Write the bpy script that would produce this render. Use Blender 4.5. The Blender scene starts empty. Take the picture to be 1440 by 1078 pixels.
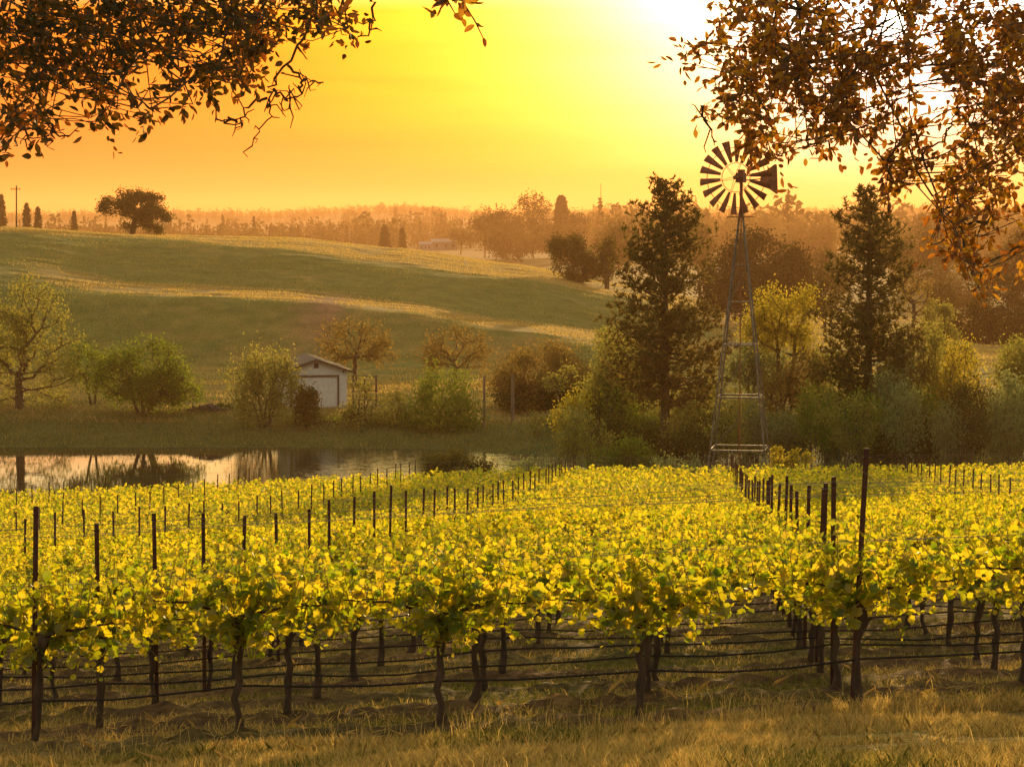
import bpy, math, random
import numpy as np
from math import radians, sin, cos, tan, pi
from mathutils import Vector

# ------------------------------------------------------------------ camera
S = bpy.context.scene
F = 3200.0                       # focal length in photograph pixels (1440 wide)
PITCH = math.atan(229 / F)
cam = bpy.data.cameras.new('camera')
cam.sensor_width = 36; cam.lens = F / 1440 * 36
cam.clip_start = 0.3; cam.clip_end = 40000
co = bpy.data.objects.new('camera', cam)
S.collection.objects.link(co)
co.location = (0, 0, 0)
co.rotation_euler = (pi / 2 - PITCH, 0, 0)
S.camera = co

S.view_settings.view_transform = 'Standard'
S.view_settings.look = 'None'
S.view_settings.exposure = 0.5
S.view_settings.gamma = 1.0
S.cycles.use_denoising = True
S.cycles.max_bounces = 6
S.cycles.diffuse_bounces = 3
S.cycles.glossy_bounces = 3
S.cycles.transmission_bounces = 4
S.cycles.volume_bounces = 0
S.cycles.sample_clamp_indirect = 4.0
S.cycles.caustics_reflective = False
S.cycles.caustics_refractive = False

# ------------------------------------------------------------------ sun direction
SUN_EL = radians(4.95)
SUN_AZ = math.atan((1253 - 720) / F)          # to the right of straight ahead
sun_dir = Vector((sin(SUN_AZ) * cos(SUN_EL), cos(SUN_AZ) * cos(SUN_EL), sin(SUN_EL)))
sl = bpy.data.lights.new('sun', 'SUN')
sl.energy = 5.0; sl.angle = radians(0.5); sl.color = (1.0, 0.63, 0.26)
so = bpy.data.objects.new('sun', sl); S.collection.objects.link(so)
so.rotation_euler = (-sun_dir).to_track_quat('-Z', 'Y').to_euler()
so.location = (60, 200, 60)

# ------------------------------------------------------------------ world
W = bpy.data.worlds.new('World'); S.world = W; W.use_nodes = True
nt = W.node_tree; nt.nodes.clear()
class N:
    """tiny helper for math node chains"""
    def __init__(s, nt): s.nt = nt
    def m(s, op, *a, clamp=False):
        n = s.nt.nodes.new('ShaderNodeMath'); n.operation = op; n.use_clamp = clamp
        for i, v in enumerate(a):
            if isinstance(v, (int, float)): n.inputs[i].default_value = v
            else: s.nt.links.new(v, n.inputs[i])
        return n.outputs[0]
g = N(nt)
tc = nt.nodes.new('ShaderNodeTexCoord')
nrm = nt.nodes.new('ShaderNodeVectorMath'); nrm.operation = 'NORMALIZE'
nt.links.new(tc.outputs['Generated'], nrm.inputs[0])
dt = nt.nodes.new('ShaderNodeVectorMath'); dt.operation = 'DOT_PRODUCT'
nt.links.new(nrm.outputs[0], dt.inputs[0]); dt.inputs[1].default_value = tuple(sun_dir)
sep = nt.nodes.new('ShaderNodeSeparateXYZ'); nt.links.new(nrm.outputs[0], sep.inputs[0])
ang = g.m('MULTIPLY', g.m('ARCCOSINE', g.m('MINIMUM', dt.outputs['Value'], 0.9999999)), 57.2958)     # degrees from the sun
el = g.m('MULTIPLY', g.m('ARCSINE', sep.outputs['Z']), 57.2958)             # degrees above horizon
# faint stretched cloud streaks
mp = nt.nodes.new('ShaderNodeMapping'); mp.inputs['Scale'].default_value = (2.2, 2.2, 34)
nt.links.new(nrm.outputs[0], mp.inputs[0])
cn = nt.nodes.new('ShaderNodeTexNoise'); cn.inputs['Scale'].default_value = 2.2; cn.inputs['Detail'].default_value = 4
nt.links.new(mp.outputs[0], cn.inputs['Vector'])
streak = g.m('MULTIPLY', g.m('SUBTRACT', cn.outputs['Fac'], 0.5), 0.8)
elp = g.m('MAXIMUM', el, 0.0)
h = g.m('MINIMUM', g.m('ADD', g.m('MULTIPLY', elp, 0.17), 0.22), 1.3)
def gauss(sig): return g.m('EXPONENT', g.m('MULTIPLY', g.m('POWER', g.m('DIVIDE', ang, sig), 2.0), -1.0))
up = g.m('MULTIPLY', g.m('SUBTRACT', elp, 5.2), 0.9, clamp=True)            # high sky
up2 = g.m('MULTIPLY', g.m('SUBTRACT', elp, 12.0), 0.02, clamp=True)
back = g.m('MULTIPLY', g.m('SUBTRACT', ang, 35.0), 0.016, clamp=True)        # away from the sun
core = g.m('MULTIPLY', g.m('EXPONENT', g.m('MULTIPLY', g.m('POWER', g.m('DIVIDE', ang, 0.34), 4.0), -1.0)), 10.0)
halo = g.m('MULTIPLY', g.m('EXPONENT', g.m('DIVIDE', ang, -1.2)), 1.6)
azt = g.m('DIVIDE', sep.outputs['X'], sep.outputs['Y'])
cl_el = g.m('DIVIDE', g.m('SUBTRACT', g.m('ADD', el, g.m('MULTIPLY', azt, 2.2)), g.m('ADD', 3.2, g.m('MULTIPLY', streak, 1.6))), 0.17)
cl_az = g.m('DIVIDE', g.m('ADD', azt, 0.055), 0.042)
cloud = g.m('MULTIPLY', g.m('EXPONENT', g.m('MULTIPLY', g.m('ADD', g.m('POWER', g.m('ABSOLUTE', cl_el), 2.0), g.m('POWER', g.m('ABSOLUTE', cl_az), 2.0)), -1.0)), -0.20)
sfac = g.m('ADD', g.m('ADD', 1.0, streak), cloud)
R = g.m('ADD', g.m('ADD', g.m('ADD', 0.86, g.m('MULTIPLY', up, 0.4)), g.m('MULTIPLY', gauss(12.0), 1.0)), halo)
G = g.m('ADD', g.m('ADD', 0.17, g.m('MULTIPLY', up, 1.1)), g.m('MULTIPLY', g.m('MULTIPLY', gauss(9.5), h), 2.8))
B = g.m('ADD', g.m('ADD', 0.004, g.m('MULTIPLY', up, 0.62)), g.m('MULTIPLY', g.m('MULTIPLY', gauss(5.5), g.m('POWER', h, 1.5)), 3.2))
G = g.m('ADD', g.m('MULTIPLY', G, sfac), g.m('MULTIPLY', halo, 0.8)); B = g.m('ADD', g.m('MULTIPLY', B, sfac), g.m('MULTIPLY', halo, 0.45))
cmb = nt.nodes.new('ShaderNodeCombineColor')
for i, c in enumerate((R, G, B)): nt.links.new(c, cmb.inputs[i])
def mixc(fac, a, b):
    n = nt.nodes.new('ShaderNodeMix'); n.data_type = 'RGBA'
    nt.links.new(fac, n.inputs[0])
    if isinstance(a, tuple): n.inputs[6].default_value = (*a, 1)
    else: nt.links.new(a, n.inputs[6])
    if isinstance(b, tuple): n.inputs[7].default_value = (*b, 1)
    else: nt.links.new(b, n.inputs[7])
    return n.outputs[2]
c1 = mixc(back, cmb.outputs[0], (0.62, 0.56, 0.40))
c2 = mixc(up2, c1, (0.48, 0.47, 0.40))
below = g.m('MULTIPLY', el, -0.5, clamp=True)
c3 = mixc(below, c2, (0.14, 0.10, 0.05))
cadd = nt.nodes.new('ShaderNodeMix'); cadd.data_type = 'RGBA'; cadd.blend_type = 'ADD'; cadd.inputs[0].default_value = 1
nt.links.new(c3, cadd.inputs[6])
cc = nt.nodes.new('ShaderNodeCombineColor')
nt.links.new(core, cc.inputs[0]); nt.links.new(g.m('MULTIPLY', core, 0.85), cc.inputs[1]); nt.links.new(g.m('MULTIPLY', core, 0.5), cc.inputs[2])
nt.links.new(cc.outputs[0], cadd.inputs[7])
bg1 = nt.nodes.new('ShaderNodeBackground'); nt.links.new(cadd.outputs[2], bg1.inputs[0]); bg1.inputs[1].default_value = 0.62
sky = nt.nodes.new('ShaderNodeTexSky'); sky.sky_type = 'NISHITA'; sky.sun_disc = False
sky.sun_elevation = SUN_EL; sky.sun_rotation = SUN_AZ; sky.dust_density = 4.0; sky.air_density = 2.0; sky.ozone_density = 0.5
bg2 = nt.nodes.new('ShaderNodeBackground'); 
tint = nt.nodes.new('ShaderNodeMix'); tint.data_type = 'RGBA'; tint.blend_type = 'MULTIPLY'; tint.inputs[0].default_value = 1
nt.links.new(sky.outputs[0], tint.inputs[6]); tint.inputs[7].default_value = (1, .6, .28, 1); nt.links.new(tint.outputs[2], bg2.inputs[0]); bg2.inputs[1].default_value = 0.05
ads = nt.nodes.new('ShaderNodeAddShader'); nt.links.new(bg1.outputs[0], ads.inputs[0]); nt.links.new(bg2.outputs[0], ads.inputs[1])
ow = nt.nodes.new('ShaderNodeOutputWorld'); nt.links.new(ads.outputs[0], ow.inputs[0])

# ------------------------------------------------------------------ projection helpers
CP, SP = cos(PITCH), sin(PITCH)
def ray(px, py):
    xc = (px - 720) / F; yc = -(py - 539) / F
    w = CP + yc * SP
    return xc / w, (-SP + yc * CP) / w          # x/y, z/y
def P(px, py, d):
    u, v = ray(px, py); return np.array((u * d, d, v * d))
def zat(py, d): return ray(720, py)[1] * d
def ux(px): return ray(px, 539)[0]

# ------------------------------------------------------------------ noise (numpy)
def _h(ix, iy, seed):
    n = (ix.astype(np.int64) * 374761393 + iy.astype(np.int64) * 668265263 + seed * 974634777) & 0x7fffffff
    n = ((n ^ (n >> 13)) * 1274126177) & 0x7fffffff
    n = n ^ (n >> 16)
    return (n & 0xffff) / 65535.0
def vnoise(x, y, seed=0):
    x = np.asarray(x, float); y = np.asarray(y, float)
    ix = np.floor(x); iy = np.floor(y); fx = x - ix; fy = y - iy
    fx = fx * fx * (3 - 2 * fx); fy = fy * fy * (3 - 2 * fy)
    a = _h(ix, iy, seed); b = _h(ix + 1, iy, seed); c = _h(ix, iy + 1, seed); d = _h(ix + 1, iy + 1, seed)
    return (a + (b - a) * fx) * (1 - fy) + (c + (d - c) * fx) * fy - 0.5
def fbm(x, y, seed=0, o=3):
    s = 0; a = 1
    for k in range(o):
        s = s + a * vnoise(x * 2 ** k, y * 2 ** k, seed + k); a *= 0.5
    return s

# ------------------------------------------------------------------ terrain
POND_Z = -19.4
_zy = np.array([-60, -20, 0, 8, 13, 18, 28, 39.5, 60.7, 82, 94, 104])
_zz = np.array([4.5, 0.6, -1.62, -2.62, -3.27, -4.08, -5.42, -6.6, -8.92, -10.75, -11.65, -12.5])
_sl = (np.array([-60, 10, 18, 40, 60, 94, 120]), np.array([0.04, 0.055, 0.06, 0.068, 0.060, 0.050, 0.04]))
_sr = (np.array([-60, 10, 18, 28, 40, 94, 120]), np.array([0.04, 0.05, 0.05, 0.035, 0.02, 0.008, 0.0]))
def _pchip(x, X, Y):
    X = np.asarray(X, float); Y = np.asarray(Y, float)
    hh = np.diff(X); dl = np.diff(Y) / hh
    m = np.zeros_like(Y); m[0] = dl[0]; m[-1] = dl[-1]
    for i in range(1, len(X) - 1):
        if dl[i - 1] * dl[i] > 0:
            w1 = 2 * hh[i] + hh[i - 1]; w2 = hh[i] + 2 * hh[i - 1]
            m[i] = (w1 + w2) / (w1 / dl[i - 1] + w2 / dl[i])
    x = np.clip(x, X[0], X[-1])
    k = np.clip(np.searchsorted(X, x) - 1, 0, len(X) - 2)
    t = (x - X[k]) / hh[k]
    return ((2 * t**3 - 3 * t**2 + 1) * Y[k] + (t**3 - 2 * t**2 + t) * hh[k] * m[k]
            + (-2 * t**3 + 3 * t**2) * Y[k + 1] + (t**3 - t**2) * hh[k] * m[k + 1])
def Z(py): return ('py', py)
_st = {
 -500: [(104, -15), (125, -17.6), (150, -20.2), (191, -20.2), (195, -19.2), (201, Z(600)), (210, Z(574)), (222, -16.9), (262, Z(520)), (298, Z(385)), (331, Z(352)), (375, Z(322)), (440, Z(318)), (800, -8), (2000, -24), (3900, Z(300)), (6600, 10), (12000, -60)],
 0: [(104, -13.3), (125, -16.0), (158, -20.2), (191, -20.2), (195, -19.2), (201, Z(600)), (210, Z(572)), (222, -16.8), (262, Z(519)), (299, Z(400)), (331, Z(366)), (374, Z(325)), (440, Z(321)), (800, -8), (2000, -24), (3900, Z(304)), (6600, 10), (12000, -60)],
 200: [(104, -13.1), (125, -15.8), (158, -20.2), (191, -20.2), (195, -19.2), (201, Z(602)), (210, Z(574)), (222, -16.8), (262, Z(518)), (290, Z(416)), (323, Z(400)), (384, Z(333)), (450, Z(331)), (800, -9), (2000, -24), (3900, Z(303)), (6600, 10), (12000, -60)],
 400: [(104, -12.9), (125, -15.6), (158, -20.2), (191, -20.2), (195, -19.2), (201, Z(604)), (211, Z(572)), (224, -16.8), (262, Z(517)), (287, Z(423)), (317, Z(412)), (373, Z(350)), (430, Z(337)), (470, Z(335)), (800, -14), (2000, -24), (3900, Z(303)), (6600, 10), (12000, -60)],
 560: [(104, -12.7), (125, -15.4), (158, -20.2), (190, -20.2), (194, -19.2), (200, Z(606)), (212, Z(576)), (226, -16.9), (260, Z(516)), (284, Z(438)), (313, Z(427)), (361, Z(372)), (430, Z(353)), (460, Z(350)), (800, -18), (2000, -24), (3900, Z(296)), (6600, 10), (12000, -60)],
 720: [(104, -12.5), (125, -15.2), (158, -20.2), (184, -20.2), (190, -19.2), (198, Z(608)), (213, Z(580)), (228, -17.1), (258, Z(520)), (280, Z(466)), (309, Z(454)), (358, Z(390)), (424, Z(375)), (445, Z(373)), (760, -19), (2000, -24), (4160, Z(304)), (6600, 10), (12000, -60)],
 870: [(104, -12.4), (125, -15.2), (155, -19.0), (170, -19.7), (180, -18.9), (195, -17.9), (215, -17.6), (245, -17.3), (272, Z(488)), (315, Z(468)), (358, Z(416)), (400, Z(406)), (660, -19), (2000, -24), (4420, Z(303)), (6600, 10), (12000, -60)],
 1050: [(104, -12.4), (125, -14.8), (145, -17.6), (170, -17.8), (215, -17.6), (260, -17.6), (330, -17.4), (400, -17.2), (760, -20), (2000, -24), (4940, Z(303)), (6600, 10), (12000, -60)],
 1300: [(104, -12.4), (125, -14.6), (145, -16.6), (170, -17.2), (215, -17.0), (262, Z(508)), (300, Z(486)), (325, Z(482)), (400, Z(462)), (430, Z(458)), (760, -21), (2000, -24), (4940, Z(300)), (6600, 10), (12000, -60)],
 1500: [(104, -12.4), (125, -14.6), (145, -16.4), (170, -17.0), (215, -16.8), (262, Z(510)), (300, Z(494)), (325, Z(490)), (400, Z(466)), (430, Z(460)), (760, -21), (2000, -24), (4940, Z(299)), (6600, 10), (12000, -60)],
 2100: [(104, -12.4), (125, -14.6), (145, -16.4), (170, -17.0), (215, -16.8), (262, -17), (300, -16), (325, -16), (400, -18), (430, -18), (760, -21), (2000, -24), (4940, 4), (6600, 10), (12000, -60)],
}
_sx = sorted(_st)
_sd = []
for k in _sx:
    ds = [a for a, b in _st[k]]
    zs = [zat(b[1], a) if isinstance(b, tuple) else b for a, b in _st[k]]
    _sd.append((np.array(ds, float), np.array(zs, float)))
def terrain(x, y, detail=True):
    x = np.asarray(x, float); y = np.asarray(y, float)
    x, y = np.broadcast_arrays(x, y)
    near = _pchip(y, _zy, _zz) + np.where(x < 0, np.interp(y, *_sl), np.interp(y, *_sr)) * np.clip(x, -45, 45)
    yy = np.maximum(y, 60)
    px = 720 + x / yy * F
    cols = np.stack([_pchip(y, a, b) for a, b in _sd])
    SX = np.array(_sx, float)
    pc = np.clip(px, SX[0], SX[-1] - 1e-6)
    k = np.clip(np.searchsorted(SX, pc, side='right') - 1, 0, len(SX) - 2)
    t = (pc - SX[k]) / (SX[k + 1] - SX[k])
    ii = np.arange(x.size)
    C = cols.reshape(len(SX), -1); kf = k.ravel()
    def at(q): return C[np.clip(q, 0, len(SX) - 1), ii].reshape(x.shape)
    p0, p1, p2, p3 = at(kf - 1), at(kf), at(kf + 1), at(kf + 2)
    lin = p1 + (p2 - p1) * (t * t * (3 - 2 * t))
    cat = 0.5 * (2 * p1 + (p2 - p0) * t + (2 * p0 - 5 * p1 + 4 * p2 - p3) * t**2 + (3 * p1 - p0 - 3 * p2 + p3) * t**3)
    far = 0.5 * lin + 0.5 * cat
    w = np.clip((y - 92) / 16, 0, 1); w = w * w * (3 - 2 * w)
    z = near * (1 - w) + far * w
    if detail:
        # hummocky pasture, rough ground by the rows
        hm = np.clip((y - 190) / 20, 0, 1) * np.clip((900 - y) / 300, 0, 1)
        z = z + hm * (0.26 * fbm(x * 0.09, y * 0.06, 3, 3) + 0.26 * fbm(x * 0.13, y * 0.42, 9, 3))
        z = z + np.clip((y - 900) / 1500, 0, 1) * 9 * fbm(x * 0.0024, y * 0.0016, 5, 3)
        nr = np.clip((60 - y) / 20, 0, 1)
        ax, ay = sin(radians(4.8)), cos(radians(4.8))
        rr = ((x - 2.7) * ax + (y - 17.8) * ay) / 2.13
        berm = np.exp(-((rr - np.round(rr)) / 0.2) ** 2) * (rr > -0.4)
        z = z + nr * (0.03 * fbm(x * 1.3, y * 1.3, 21, 2) + 0.055 * berm + berm * 0.17 * np.abs(fbm(x * 2.3, y * 4.5, 31, 3)))
    return z
def gz(x, y): return float(terrain(np.array([x]), np.array([y]), True)[0])

# ------------------------------------------------------------------ mesh + object helpers
COL = S.collection
class MB:
    """collects vertices and faces, then links them as ONE mesh object"""
    def __init__(s): s.v = []; s.f = []; s.n = 0; s.m = []
    def add(s, v, faces, mat=0):
        v = np.asarray(v, float).reshape(-1, 3)
        for f in faces:
            f = np.asarray(f, np.int64)
            s.f.append(f + s.n); s.m.append(mat)
        s.v.append(v); s.n += len(v)
    def mesh(s, name, mats, smooth=False):
        v = np.concatenate(s.v); me = bpy.data.meshes.new(name)
        cnt = [np.full(len(f), f.shape[1]) for f in s.f]
        li = np.concatenate([f.ravel() for f in s.f]); tot = np.concatenate(cnt)
        me.vertices.add(len(v)); me.vertices.foreach_set('co', v.ravel().astype(np.float32))
        me.loops.add(len(li)); me.loops.foreach_set('vertex_index', li.astype(np.int32))
        me.polygons.add(len(tot))
        me.polygons.foreach_set('loop_start', np.concatenate([[0], np.cumsum(tot)[:-1]]).astype(np.int32))
        me.polygons.foreach_set('loop_total', tot.astype(np.int32))
        mi = np.concatenate([np.full(len(f), m) for f, m in zip(s.f, s.m)])
        me.polygons.foreach_set('material_index', mi.astype(np.int32))
        me.polygons.foreach_set('use_smooth', np.full(len(tot), smooth))
        for m in (mats if isinstance(mats, (list, tuple)) else [mats]): me.materials.append(m)
        me.update(calc_edges=True)
        return me
    def build(s, name, mats, parent=None, smooth=False):
        o = bpy.data.objects.new(name, s.mesh(name, mats, smooth)); COL.objects.link(o)
        if parent is not None: o.parent = parent
        return o
def tag(o, label=None, cat=None, group=None, kind=None):
    if label: o['label'] = label
    if cat: o['category'] = cat
    if group: o['group'] = group
    if kind: o['kind'] = kind
    return o
def empty(name, loc, rz=0.0):
    o = bpy.data.objects.new(name, None); COL.objects.link(o)
    o.location = loc; o.rotation_euler = (0, 0, rz); o.empty_display_size = 0.3
    return o
def norm(a): return a / np.maximum(np.linalg.norm(a, axis=-1, keepdims=True), 1e-9)
def tubes(mb, A, B, ra, rb, k=5, mat=0):
    A = np.asarray(A, float).reshape(-1, 3); B = np.asarray(B, float).reshape(-1, 3)
    ra = np.broadcast_to(ra, len(A)); rb = np.broadcast_to(rb, len(A))
    d = norm(B - A)
    ref = np.where(np.abs(d[:, 2:3]) > 0.9, np.array([[1., 0, 0]]), np.array([[0., 0, 1]]))
    u = norm(np.cross(d, ref)); w = np.cross(d, u)
    an = np.arange(k) / k * 2 * pi
    ring = u[:, None, :] * np.cos(an)[None, :, None] + w[:, None, :] * np.sin(an)[None, :, None]
    V = np.concatenate([A[:, None] + ring * ra[:, None, None], B[:, None] + ring * rb[:, None, None]], 1)
    i = np.arange(len(A))[:, None] * 2 * k; j = np.arange(k)[None, :]; j2 = (j + 1) % k
    f = np.stack([i + j, i + j2, i + k + j2, i + k + j], -1).reshape(-1, 4)
    mb.add(V.reshape(-1, 3), [f], mat)
def polytube(mb, pts, r, k=5, mat=0, cap=True):
    """connected tube along a polyline"""
    pts = np.asarray(pts, float); n = len(pts); r = np.broadcast_to(r, n)
    t = norm(np.gradient(pts, axis=0))
    ref = np.array([0., 0, 1]) if abs(t[0][2]) < 0.8 else np.array([1., 0, 0])
    u = norm(np.cross(t, ref)); w = np.cross(t, u)
    an = np.arange(k) / k * 2 * pi
    V = pts[:, None] + (u[:, None] * np.cos(an)[None, :, None] + w[:, None] * np.sin(an)[None, :, None]) * r[:, None, None]
    i = np.arange(n - 1)[:, None] * k; j = np.arange(k)[None]; j2 = (j + 1) % k
    f = np.stack([i + j, i + j2, i + k + j2, i + k + j], -1).reshape(-1, 4)
    fs = [f]
    if cap: fs += [np.arange(k)[::-1][None], (np.arange(k) + (n - 1) * k)[None]]
    mb.add(V.reshape(-1, 3), fs, mat)
_BF = np.array([[0, 1, 3, 2], [4, 6, 7, 5], [0, 4, 5, 1], [2, 3, 7, 6], [0, 2, 6, 4], [1, 5, 7, 3]])
def box(mb, c, s, rot=None, mat=0):
    q = np.array([[i, j, k] for i in (-.5, .5) for j in (-.5, .5) for k in (-.5, .5)]) * np.array(s)
    if rot is not None: q = q @ np.asarray(rot).T
    mb.add(q + np.array(c), [_BF], mat)
def Rz(a): return np.array([[cos(a), -sin(a), 0], [sin(a), cos(a), 0], [0, 0, 1]])
def inst(mb, tv, tf, C, D, Nn, size, mat=0):
    """place template leaves: tv in (side, along, normal)"""
    n = len(C)
    if n == 0: return
    D = norm(D); B_ = norm(np.cross(D, Nn)); Nn = np.cross(B_, D)
    size = np.broadcast_to(size, n)
    V = (B_[:, None] * tv[None, :, 0:1] + D[:, None] * tv[None, :, 1:2] + Nn[:, None] * tv[None, :, 2:3]) * size[:, None, None] + C[:, None]
    m = len(tv)
    mb.add(V.reshape(-1, 3), [(np.arange(n)[:, None, None] * m + np.asarray(f)[None]).reshape(-1, np.asarray(f).shape[1]) for f in tf], mat)
def rdir(r, n):
    return norm(r.normal(size=(n, 3)))

# leaf templates
L_QUAD = (np.array([[-.30, .0, 0], [0, -.5, .06], [.30, 0, 0], [0, .5, .06]]), [np.array([[0, 1, 2, 3]])])
L_OVAL = (np.array([[0, -.5, 0], [.17, -.32, .05], [.25, -.02, .07], [.16, .30, .04], [0, .52, -.05], [-.16, .30, .04], [-.25, -.02, .07], [-.17, -.32, .05]]),
          [np.array([[0, 1, 2, 3, 4]]), np.array([[0, 4, 5, 6, 7]])])
# five-lobed grape leaf, folded along the midrib
_gl = [(0, -.34, 0), (.22, -.50, .04), (.44, -.34, .10), (.42, -.12, .12), (.56, .08, .16), (.40, .22, .10), (.34, .40, .06), (.17, .42, .01), (0, .56, -.10)]
_gv = np.array(_gl + [(-x, y, z) for x, y, z in _gl[1:8]])
L_GRAPE = (_gv, [np.array([[0, 1, 2, 3, 4, 5, 6, 7, 8]]), np.array([[0, 8, 15, 14, 13, 12, 11, 10, 9]])])
L_GRAPE2 = (np.array([[0, -.42, 0], [.45, -.32, .06], [.52, .12, .09], [.25, .38, .04], [0, .55, -.05], [-.25, .38, .04], [-.52, .12, .09], [-.45, -.32, .06]]),
            [np.array([[0, 1, 2, 3, 4]]), np.array([[0, 4, 5, 6, 7]])])
L_TUFT = (np.array([[-.16, 0, 0], [.16, 0, 0], [.12, 1, .1], [-.12, 1, .1]]), [np.array([[0, 1, 2, 3]])])
L_NEEDLE = (np.array([[-.07, 0, 0], [.07, 0, 0], [.05, 1, .05], [-.05, 1, .05]]), [np.array([[0, 1, 2, 3]])])

# ------------------------------------------------------------------ materials
def mat_new(name):
    m = bpy.data.materials.new(name); m.use_nodes = True
    t = m.node_tree; t.nodes.clear()
    o = t.nodes.new('ShaderNodeOutputMaterial')
    return m, t, o
def ramp(t, stops, fac):
    r = t.nodes.new('ShaderNodeValToRGB')
    e = r.color_ramp.elements
    while len(e) < len(stops): e.new(0.5)
    for i, (p, c) in enumerate(stops): e[i].position = p; e[i].color = (*c, 1)
    t.links.new(fac, r.inputs[0]); return r.outputs[0]
def leaf_mat(name, stops, tstops, tw=0.5, gloss=0.0, rough=0.4):
    m, t, o = mat_new(name)
    geo = t.nodes.new('ShaderNodeNewGeometry')
    rn = geo.outputs['Random Per Island']
    d = t.nodes.new('ShaderNodeBsdfDiffuse'); t.links.new(ramp(t, stops, rn), d.inputs[0])
    tr = t.nodes.new('ShaderNodeBsdfTranslucent'); t.links.new(ramp(t, tstops, rn), tr.inputs[0])
    mx = t.nodes.new('ShaderNodeMixShader'); mx.inputs[0].default_value = tw
    t.links.new(d.outputs[0], mx.inputs[1]); t.links.new(tr.outputs[0], mx.inputs[2])
    last = mx.outputs[0]
    if gloss:
        gl = t.nodes.new('ShaderNodeBsdfGlossy'); gl.inputs['Roughness'].default_value = rough
        gl.inputs[0].default_value = (0.9, 0.9, 0.85, 1)
        m2 = t.nodes.new('ShaderNodeMixShader'); m2.inputs[0].default_value = gloss
        t.links.new(last, m2.inputs[1]); t.links.new(gl.outputs[0], m2.inputs[2]); last = m2.outputs[0]
    t.links.new(last, o.inputs[0]); return m
def solid_mat(name, c1, c2, scale=5.0, rough=0.8, metal=0.0, bump=0.3, stretch=(1, 1, 1), spec=0.5):
    m, t, o = mat_new(name)
    tcn = t.nodes.new('ShaderNodeTexCoord'); mpn = t.nodes.new('ShaderNodeMapping'); mpn.inputs['Scale'].default_value = stretch
    t.links.new(tcn.outputs['Object'], mpn.inputs[0])
    n = t.nodes.new('ShaderNodeTexNoise'); n.inputs['Scale'].default_value = scale; n.inputs['Detail'].default_value = 5
    t.links.new(mpn.outputs[0], n.inputs['Vector'])
    b = t.nodes.new('ShaderNodeBsdfPrincipled'); b.inputs['Roughness'].default_value = rough; b.inputs['Metallic'].default_value = metal
    b.inputs['Specular IOR Level'].default_value = spec
    t.links.new(ramp(t, [(0.35, c1), (0.68, c2)], n.outputs['Fac']), b.inputs['Base Color'])
    if bump:
        bp = t.nodes.new('ShaderNodeBump'); bp.inputs['Strength'].default_value = bump; bp.inputs['Distance'].default_value = 0.03
        t.links.new(n.outputs['Fac'], bp.inputs['Height']); t.links.new(bp.outputs[0], b.inputs['Normal'])
    t.links.new(b.outputs[0], o.inputs[0]); return m
M = {}
M['vine_leaf'] = leaf_mat('vine_leaf', [(0, (.035, .085, .010)), (.5, (.07, .13, .015)), (1, (.13, .17, .025))],
                          [(0, (.24, .36, .008)), (.3, (.54, .56, .012)), (.65, (.84, .72, .018)), (1, (.98, .74, .03))], 0.66, 0.03, 0.35)
M['vine_wood'] = solid_mat('vine_wood', (.035, .022, .014), (.09, .06, .04), 14, .95, 0, .8, (1, 1, .35))
M['vine_shoot'] = solid_mat('vine_shoot', (.16, .15, .04), (.25, .2, .06), 20, .6, 0, .2)
M['post'] = solid_mat('rusty_steel', (.045, .016, .010), (.10, .032, .018), 9, .75, .2, .3)
M['wire'] = solid_mat('galvanised_wire', (.16, .13, .11), (.28, .24, .2), 3, .42, 1.0, 0)
M['drip'] = solid_mat('black_hose', (.010, .009, .009), (.02, .018, .016), 6, .5, 0, .1, (1, 1, 1), .25)
M['bark'] = solid_mat('bark', (.05, .035, .024), (.12, .085, .055), 3, .95, 0, .8, (1, 1, .3))
M['pale_bark'] = solid_mat('pale_bark', (.10, .08, .06), (.22, .17, .12), 3, .95, 0, .6, (1, 1, .3))
M['galv'] = solid_mat('weathered_steel', (.10, .085, .075), (.20, .18, .16), 4, .5, .5, .1)
M['flare_brown'] = solid_mat('flare_brown_steel', (.16, .06, .03), (.32, .12, .06), 3, .7, .4, .1)  # steel lightened toward brown-orange to paint in lens flare
M['far_paint'] = solid_mat('faded_paint', (.26, .25, .25), (.36, .35, .34), 2, .8, 0, 0)
M['white_paint'] = solid_mat('white_siding', (.55, .58, .62), (.68, .70, .72), 2.5, .7, 0, .1, (.4, .4, 3))
M['door_paint'] = solid_mat('garage_door_paint', (.58, .60, .64), (.70, .72, .74), 3, .6, 0, .05)
M['shingle'] = solid_mat('roof_shingle', (.05, .045, .05), (.11, .095, .10), 6, .9, 0, .5)
M['trim'] = solid_mat('dark_trim', (.05, .035, .03), (.09, .06, .05), 6, .8, 0, .1)
M['old_wood'] = solid_mat('weathered_wood', (.12, .09, .07), (.26, .2, .15), 5, .9, 0, .5, (1, 1, .2))
M['dead_wood'] = solid_mat('dead_wood', (.06, .045, .04), (.18, .14, .12), 4, .95, 0, .6)
M['oak_leaf_dark'] = leaf_mat('oak_leaf_dark', [(0, (.022, .026, .008)), (1, (.05, .05, .015))], [(0, (.05, .035, .004)), (.6, (.12, .06, .006)), (1, (.40, .10, .01))], 0.45, 0.02, 0.4)  # red tones paint sun glare into the dark leaves
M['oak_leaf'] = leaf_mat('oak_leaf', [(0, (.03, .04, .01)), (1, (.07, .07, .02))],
                         [(0, (.20, .06, .005)), (.5, (.44, .15, .012)), (1, (.66, .34, .02))], 0.58, 0.03, 0.4)  # reddish transmission stands in for sun glare over the leaves
def tree_leaf(name, a, b, ta, tb, tw=.45): M[name] = leaf_mat(name, [(0, a), (1, b)], [(0, ta), (1, tb)], tw)
tree_leaf('lf_green', (.045, .09, .016), (.10, .16, .032), (.13, .22, .02), (.32, .36, .035), .45)
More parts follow.
